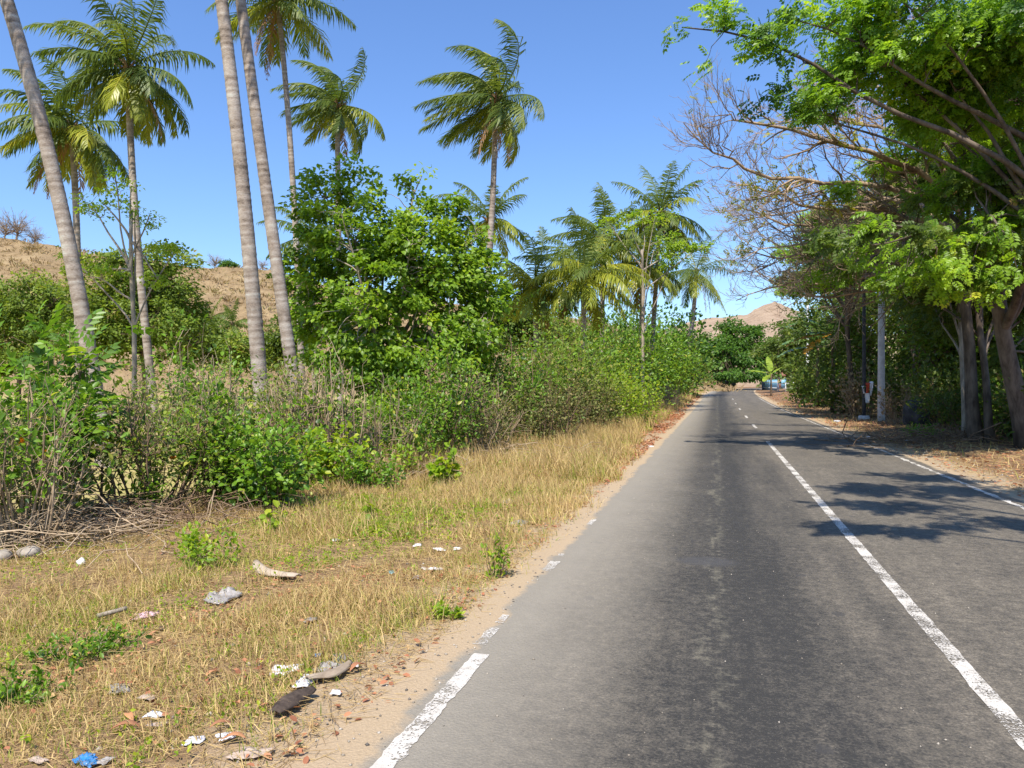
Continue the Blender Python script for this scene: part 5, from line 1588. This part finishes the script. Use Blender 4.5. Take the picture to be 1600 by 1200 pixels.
brushwood('brushwood', 'grey tangle of dead twigs under the vase-shaped shrub', 240, 9.0, 1.2, .9, .25, 420, M['twig_brown'], 1)
brushwood('brushwood', 'dead sticks piled at the left hedge foot', 60, 7.7, 1.4, .8, .30, 320, M['twig_dry'], 2)
brushwood('brushwood', 'dead branches under the bare stick brooms', 530, 13.0, 1.8, 1.0, .35, 260, M['twig_dry'], 3)
brushwood('brushwood', 'tangled dead twigs under the thorn bush', 720, 15.8, 2.2, 1.0, .4, 320, M['twig_dry'], 4)
brushwood('brushwood', 'pale dead branch heap in the dry grass by the road', 905, 16.2, .7, .4, .22, 46, M['twig_dry'], 5, (.4, 1.0), (.004, .01))
brushwood('brushwood', 'fallen twigs under the trees across the road', 1480, 20, 3.0, 1.8, .25, 220, M['twig_brown'], 6, (.5, 1.4), (.005, .02))

# a roadside tree just outside the picture; its shade lies across the near right lane
tree('broadleaf_tree', 'roadside tree whose branch shadow falls across the right lane', 'tree', np.array([6.2, 5.2, float(terrain(6.2, 5.2))]), np.array([5.6, 5.4, 5.2]), .16,
     [(RGT * X_ + FWD * d_ + UPV * z_, a_, .35, b_) for X_, d_, z_, a_, b_ in ((4.6, 6.4, 7.6, 1.5, .7), (6.2, 6.0, 8.0, 1.3, .9), (3.3, 5.2, 7.2, 1.2, .3), (2.5, 3.9, 7.0, 1.0, .25), (4.8, 3.7, 7.6, 1.4, .5), (6.4, 4.2, 8.2, 1.3, .9), (5.6, 7.4, 8.4, 1.2, .6))],
     150, .30, 26, .20, LEAF_PINN, M['leaf_canopy'], M['bark_grey'], nlimb=16, seed=95)

# ------------------------------------------------------------------ litter thrown on the verge
def sheet_mat(name, c, c2=None, trans=.25, rough=.35, spec=.5, alpha=1.0):
    m = plain_mat(name, c, c2, rough, 18, .15, spec, trans)
    N, L = m.node_tree.nodes, m.node_tree.links
    b = N['Principled BSDF']
    src = b.inputs['Base Color'].links[0].from_socket
    tc = N.new('ShaderNodeTexCoord')
    n = noise_node(N, L, 30, 6, .7, tc.outputs['Object'])
    r = ramp(N, [(.50, 0.0), (.68, .75)])
    L.new(n.outputs[0], r.inputs[0])
    L.new(mixc(N, L, r.outputs[0], src, (.27, .19, .11)), b.inputs['Base Color'])
    return m


M['plastic_white'] = sheet_mat('plastic_white', (.82, .82, .84), (.70, .70, .74))
M['plastic_clear'] = sheet_mat('plastic_clear', (.55, .53, .50), (.42, .40, .36), .5)
M['plastic_grey'] = sheet_mat('plastic_grey', (.56, .53, .50), (.40, .37, .34), .35)
M['paper_white'] = sheet_mat('paper_white', (.84, .83, .82), (.74, .73, .74), .1, .7, .2)
M['paper_pink'] = sheet_mat('paper_pink', (.74, .50, .52), (.62, .40, .44), .2, .6, .3)
M['plastic_blue'] = sheet_mat('plastic_blue', (.03, .20, .55), (.06, .30, .62), .2, .25, .5)
M['plastic_teal'] = sheet_mat('plastic_teal', (.10, .42, .50), (.20, .50, .55), .2)
M['beige'] = sheet_mat('beige', (.50, .40, .32), (.40, .31, .24), .1, .7, .2)
M['sheath'] = bark_mat('sheath', (.035, .026, .022), (.12, .09, .07), 16, (1, 1, 1), .5)
M['husk'] = bark_mat('husk', (.20, .155, .11), (.44, .36, .27), 10, (1, .3, 1), .6)
M['leaf_orange'] = leaf_mat('leaf_orange', [(0, (.52, .22, .10)), (1, (.62, .36, .18))], .2, .6, .3)


def gpx(px, py):
    d = EYE * FOC / (py - 600)
    return ground(px, d + .0), d


def crumple(name, label, cat, px, py, w_px, h_px, mat, seed, height=.35, fold=1.0, rot=None, n=17, group='scraps of rubbish on the left verge', lift=.035):
    """a creased sheet: w across the view, h away from it, both as seen in the photo"""
    r = np.random.default_rng(seed)
    rot = r.uniform(-.5, .5) if rot is None else rot
    b, d = gpx(px, py)
    k = d / FOC
    W = w_px * k; D = max(W * .55, h_px * k / max(.12, (EYE / d)) * .62)
    D = min(D, W * 1.6)
    u, v = np.meshgrid(np.linspace(-1, 1, n), np.linspace(-1, 1, n), indexing='ij')
    ang = np.arctan2(v, u)
    ph = r.uniform(0, 6.28, 6)
    lim = .82 + .16 * np.sin(ang + ph[0]) + .14 * np.sin(2 * ang + ph[1]) + .10 * np.sin(3 * ang + ph[2]) + .05 * np.sin(5 * ang + ph[3])
    rad = np.maximum(np.abs(u), np.abs(v)); s = 1 - (1 - lim) * rad ** 1.5
    x = u * s * W / 2; y = v * s * D / 2
    z = np.zeros_like(u)
    for q in range(12):
        a = r.uniform(0, 6.28); f = r.uniform(1.5, 9)
        z += np.abs(((np.cos(a) * u + np.sin(a) * v) * f + r.uniform(0, 6)) % 2 - 1) * r.uniform(.3, 1) * (2.5 / (f + 1))
    z = (z - z.min()) / (z.max() - z.min())
    z = z ** 1.3 * height * .62 * W * (1.0 - .92 * rad ** 2.5)
    lift = min(lift, .016)
    x += r.normal(0, .022 * W, x.shape); y += r.normal(0, .022 * W, x.shape)
    cs, sn = math.cos(rot), math.sin(rot)
    V = b + RGT * (x * cs - y * sn)[..., None] + FWD * (x * sn + y * cs)[..., None] + UPV * (z + lift)[..., None]
    V = V.reshape(-1, 3)
    id_ = np.arange(n * n).reshape(n, n)
    F = np.stack([id_[:-1, :-1], id_[1:, :-1], id_[1:, 1:], id_[:-1, 1:]], -1).reshape(-1, 4)
    o = obj(name, V, [F], mat, origin=b)
    md = o.modifiers.new('thickness', 'SOLIDIFY'); md.thickness = .0015
    return tag(o, label, cat, group)


def boat(name, label, cat, px0, py0, px1, py1, w_px, mat, bend, seed, hollow=.5):
    """a curved trough: fallen palm sheath or husk, from one photo place to another"""
    r = np.random.default_rng(seed)
    a, d0 = gpx(px0, py0); e, d1 = gpx(px1, py1)
    k = (d0 + d1) / 2 / FOC
    n, m = 14, 9
    ax = norm(e - a); sd = norm(np.cross(ax, UPV)); L = np.linalg.norm(e - a)
    V = []
    for i in range(n):
        t = i / (n - 1)
        w = w_px * k * .75 * math.sin(math.pi * (.10 + .80 * t)) ** .7
        c = a + (e - a) * t + sd * bend * L * math.sin(math.pi * t) + UPV * (.03 + .025 * L * (abs(t - .5) * 2) ** 2)
        for j in range(m):
            q = (j / (m - 1) - .5) * 2
            V.append(c + sd * q * w + UPV * (w * hollow * (1 - q * q) * 1.2 + r.normal(0, .002)))
    F = [[i * m + j, (i + 1) * m + j, (i + 1) * m + j + 1, i * m + j + 1] for i in range(n - 1) for j in range(m - 1)]
    o = obj(name, np.array(V), [np.array(F)], mat, origin=a, smooth=True)
    md = o.modifiers.new('thickness', 'SOLIDIFY'); md.thickness = .008
    return tag(o, label, cat)


def leaf_blade(label, px, py, l_px, rot, mat, seed):
    b, d = gpx(px, py); L = l_px * d / FOC
    g = Geo()
    n = 9
    t = np.linspace(0, 1, n)
    dv = RGT * math.cos(rot) + FWD * math.sin(rot); sd = -RGT * math.sin(rot) + FWD * math.cos(rot)
    mid = b + dv * (t[:, None] - .5) * L + UPV * (.03 + .12 * L * np.sin(t * 3.1))[:, None] + sd * (.12 * L * np.sin(t * 3.1))[:, None]
    w = (.17 * L * np.sin(np.pi * np.clip(t * .96 + .02, 0, 1)) ** .8)[:, None]
    V = np.concatenate([mid - sd * w + UPV * w * .5, mid, mid + sd * w + UPV * w * .4])
    i = np.arange(n - 1)
    g.add(V, None, np.concatenate([np.stack([i + q * n, i + 1 + q * n, i + 1 + (q + 1) * n, i + (q + 1) * n], -1) for q in (0, 1)]), .5)
    o = g.build('dry_leaf', mat, None, True, origin=b)
    md = o.modifiers.new('thickness', 'SOLIDIFY'); md.thickness = .001
    return tag(o, label, 'leaf', 'single large dry leaves on the verge')


crumple('paper_sheet', 'creased white printed sheet left of the white bag', 'paper', 445, 1052, 44, 34, M['paper_white'], 1, .12)
crumple('plastic_bag', 'long white crumpled plastic bag in the rubbish heap', 'plastic bag', 478, 1068, 34, 62, M['plastic_white'], 2, .5, n=19)
crumple('plastic_bag', 'greyish clear plastic bag beside the long white bag', 'plastic bag', 512, 1048, 40, 30, M['plastic_grey'], 3, .45)
crumple('plastic_scrap', 'clear plastic film on top of the rubbish heap', 'plastic scrap', 530, 1032, 28, 30, M['plastic_clear'], 4, .4)
crumple('plastic_scrap', 'white scrap at the right end of the rubbish heap', 'plastic scrap', 550, 1044, 26, 16, M['plastic_white'], 5, .35)
crumple('paper_scrap', 'small white scrap just below the rubbish heap', 'paper scrap', 524, 1086, 17, 14, M['paper_white'], 6, .3)
crumple('wrapper', 'tiny blue wrapper above the rubbish heap', 'wrapper', 497, 1028, 14, 9, M['plastic_blue'], 7, .4)
boat('palm_sheath', 'dark brown curved palm sheath below the rubbish heap', 'palm sheath', 430, 1128, 488, 1090, 22, M['sheath'], -.08, 8)
boat('husk_piece', 'pale curved husk lying across the white bag', 'husk', 480, 1072, 548, 1046, 13, M['husk'], .14, 9)
boat('palm_sheath', 'grey curved palm sheath in the grass beyond the grey bag', 'palm sheath', 400, 880, 466, 908, 14, M['husk'], .10, 10)
crumple('plastic_bag', 'grey-white crumpled plastic bag alone in the grass', 'plastic bag', 354, 926, 50, 30, M['plastic_grey'], 11, .5, n=19, lift=.06)
crumple('plastic_scrap', 'thin torn strip left of the grey-white bag', 'plastic scrap', 333, 924, 14, 26, M['plastic_grey'], 12, .9, lift=.06)
crumple('cloth_scrap', 'pink crumpled cloth beside the flat stick', 'cloth', 231, 954, 42, 14, M['paper_pink'], 13, .30, n=19, lift=.05)
b1, d1_ = gpx(152, 961); b2, _ = gpx(198, 952)
g = Geo(); q = np.linspace(0, 1, 6)[:, None]
g.tube(b1 + (b2 - b1) * q + UPV * .06, .016, 6, .5)
tag(g.build('stick', M['bark_pale'], None, True, origin=b1), 'flat grey stick pointing at the pink cloth', 'stick')
crumple('wrapper', 'dark torn wrapper right of the pink cloth', 'wrapper', 254, 974, 14, 16, M['sheath'], 14, .5, lift=.05)
crumple('paper_scrap', 'white scrap below the small two-leaved weed', 'paper scrap', 525, 841, 13, 10, M['paper_white'], 15, .4, lift=.10)
crumple('paper_scrap', 'white scrap with red print, left of three in a row', 'paper scrap', 652, 853, 13, 10, M['paper_white'], 16, .4, lift=.09)
crumple('paper_scrap', 'middle white scrap of three in a row', 'paper scrap', 686, 861, 18, 9, M['paper_white'], 17, .35, lift=.09)
crumple('paper_scrap', 'right white scrap of three in a row', 'paper scrap', 715, 860, 13, 9, M['paper_white'], 18, .4, lift=.09)
crumple('paper_scrap', 'long thin white strip below three scraps', 'paper scrap', 676, 892, 34, 6, M['paper_white'], 19, .14, lift=.07)
crumple('plastic_scrap', 'grey scrap below the long thin strip', 'plastic scrap', 652, 905, 14, 14, M['plastic_grey'], 20, .5, lift=.06)
crumple('wrapper', 'small teal wrapper left of the long thin strip', 'wrapper', 612, 897, 11, 10, M['plastic_teal'], 21, .4, lift=.07)
crumple('wrapper', 'dark lump of rubbish with yellow edge in the grass', 'wrapper', 641, 966, 18, 15, M['sheath'], 22, .6, lift=.05)
crumple('plastic_scrap', 'clear film scrap above the rubbish heap', 'plastic scrap', 486, 971, 20, 12, M['plastic_clear'], 23, .35, lift=.06)
crumple('plastic_scrap', 'whitish scrap beside the dark lump', 'plastic scrap', 644, 953, 14, 8, M['plastic_clear'], 24, .3, lift=.06)
crumple('plastic_bag', 'small white knotted bag in the lower left foreground', 'plastic bag', 239, 1122, 28, 18, M['plastic_white'], 25, .5)
crumple('paper_scrap', 'flat beige card under the small white knotted bag', 'paper scrap', 242, 1136, 32, 12, M['beige'], 26, .08)
crumple('plastic_scrap', 'white torn plastic left of the shiny wrapper', 'plastic scrap', 302, 1162, 30, 24, M['plastic_white'], 27, .35)
crumple('wrapper', 'shiny white wrapper near the bottom edge', 'wrapper', 357, 1156, 38, 22, M['plastic_white'], 28, .3)
crumple('wrapper', 'bright blue plastic pack at the bottom edge', 'wrapper', 138, 1192, 50, 26, M['plastic_blue'], 29, .35, n=19)
crumple('plastic_scrap', 'clear end of the blue plastic pack', 'plastic scrap', 165, 1193, 20, 24, M['plastic_grey'], 30, .3)
crumple('plastic_bag', 'dusty clear plastic bag left of the flat beige card', 'plastic bag', 186, 1076, 40, 30, M['plastic_clear'], 31, .3, n=19, lift=.05)
crumple('paper_scrap', 'dusty beige card behind the small white knotted bag', 'paper scrap', 232, 1090, 30, 16, M['beige'], 32, .1)
crumple('paper_scrap', 'flat dusty beige sheet at the bottom of the shoulder', 'paper scrap', 398, 1180, 70, 20, M['beige'], 33, .05)
crumple('paper_scrap', 'grey flat scrap in the bottom left corner', 'paper scrap', 60, 1192, 34, 16, M['beige'], 34, .1)
crumple('plastic_scrap', 'white film caught in grass near the road', 'plastic scrap', 793, 786, 24, 14, M['plastic_grey'], 35, .5, lift=.14)
crumple('plastic_scrap', 'clear film in the grass below the white film', 'plastic scrap', 812, 820, 26, 12, M['plastic_clear'], 36, .5, lift=.10)
crumple('paper_scrap', 'pink-white scrap on the sandy road edge', 'paper scrap', 925, 792, 11, 9, M['paper_pink'], 37, .5)
crumple('paper_scrap', 'white scrap on red leaves farther up the edge', 'paper scrap', 986, 746, 14, 5, M['paper_white'], 38, .3)
crumple('paper_scrap', 'white scrap farthest up the red leaf strip', 'paper scrap', 1016, 698, 12, 5, M['paper_white'], 39, .3)
crumple('plastic_scrap', 'white scrap on the right verge before the dark pole', 'plastic scrap', 1308, 659, 11, 7, M['plastic_white'], 40, .5)
crumple('plastic_scrap', 'pale scrap on leaf litter under the right trees', 'plastic scrap', 1362, 684, 11, 6, M['plastic_white'], 41, .4)
crumple('plastic_scrap', 'pale scrap near the right edge line', 'plastic scrap', 1418, 690, 10, 5, M['plastic_grey'], 42, .4)
leaf_blade('yellow-brown leaf lying on the sandy shoulder', 607, 1100, 26, .3, M['leaf_orange'], 1)
leaf_blade('curved orange leaf left of the small white knotted bag', 205, 1128, 34, 2.2, M['leaf_orange'], 2)
leaf_blade('orange leaf below the curved orange leaf', 196, 1148, 46, .2, M['dry_leaf'], 3)
leaf_blade('rust leaf above the shiny white wrapper', 345, 1144, 34, .5, M['dry_leaf'], 4)
leaf_blade('orange leaf under the shiny white wrapper', 365, 1166, 40, .1, M['leaf_orange'], 5)
leaf_blade('rust leaf at the right of the rubbish heap', 560, 1052, 34, .9, M['dry_leaf'], 6)
leaf_blade('tan upright leaf above the beige card in grass', 332, 1060, 24, 1.0, M['leaf_orange'], 7)
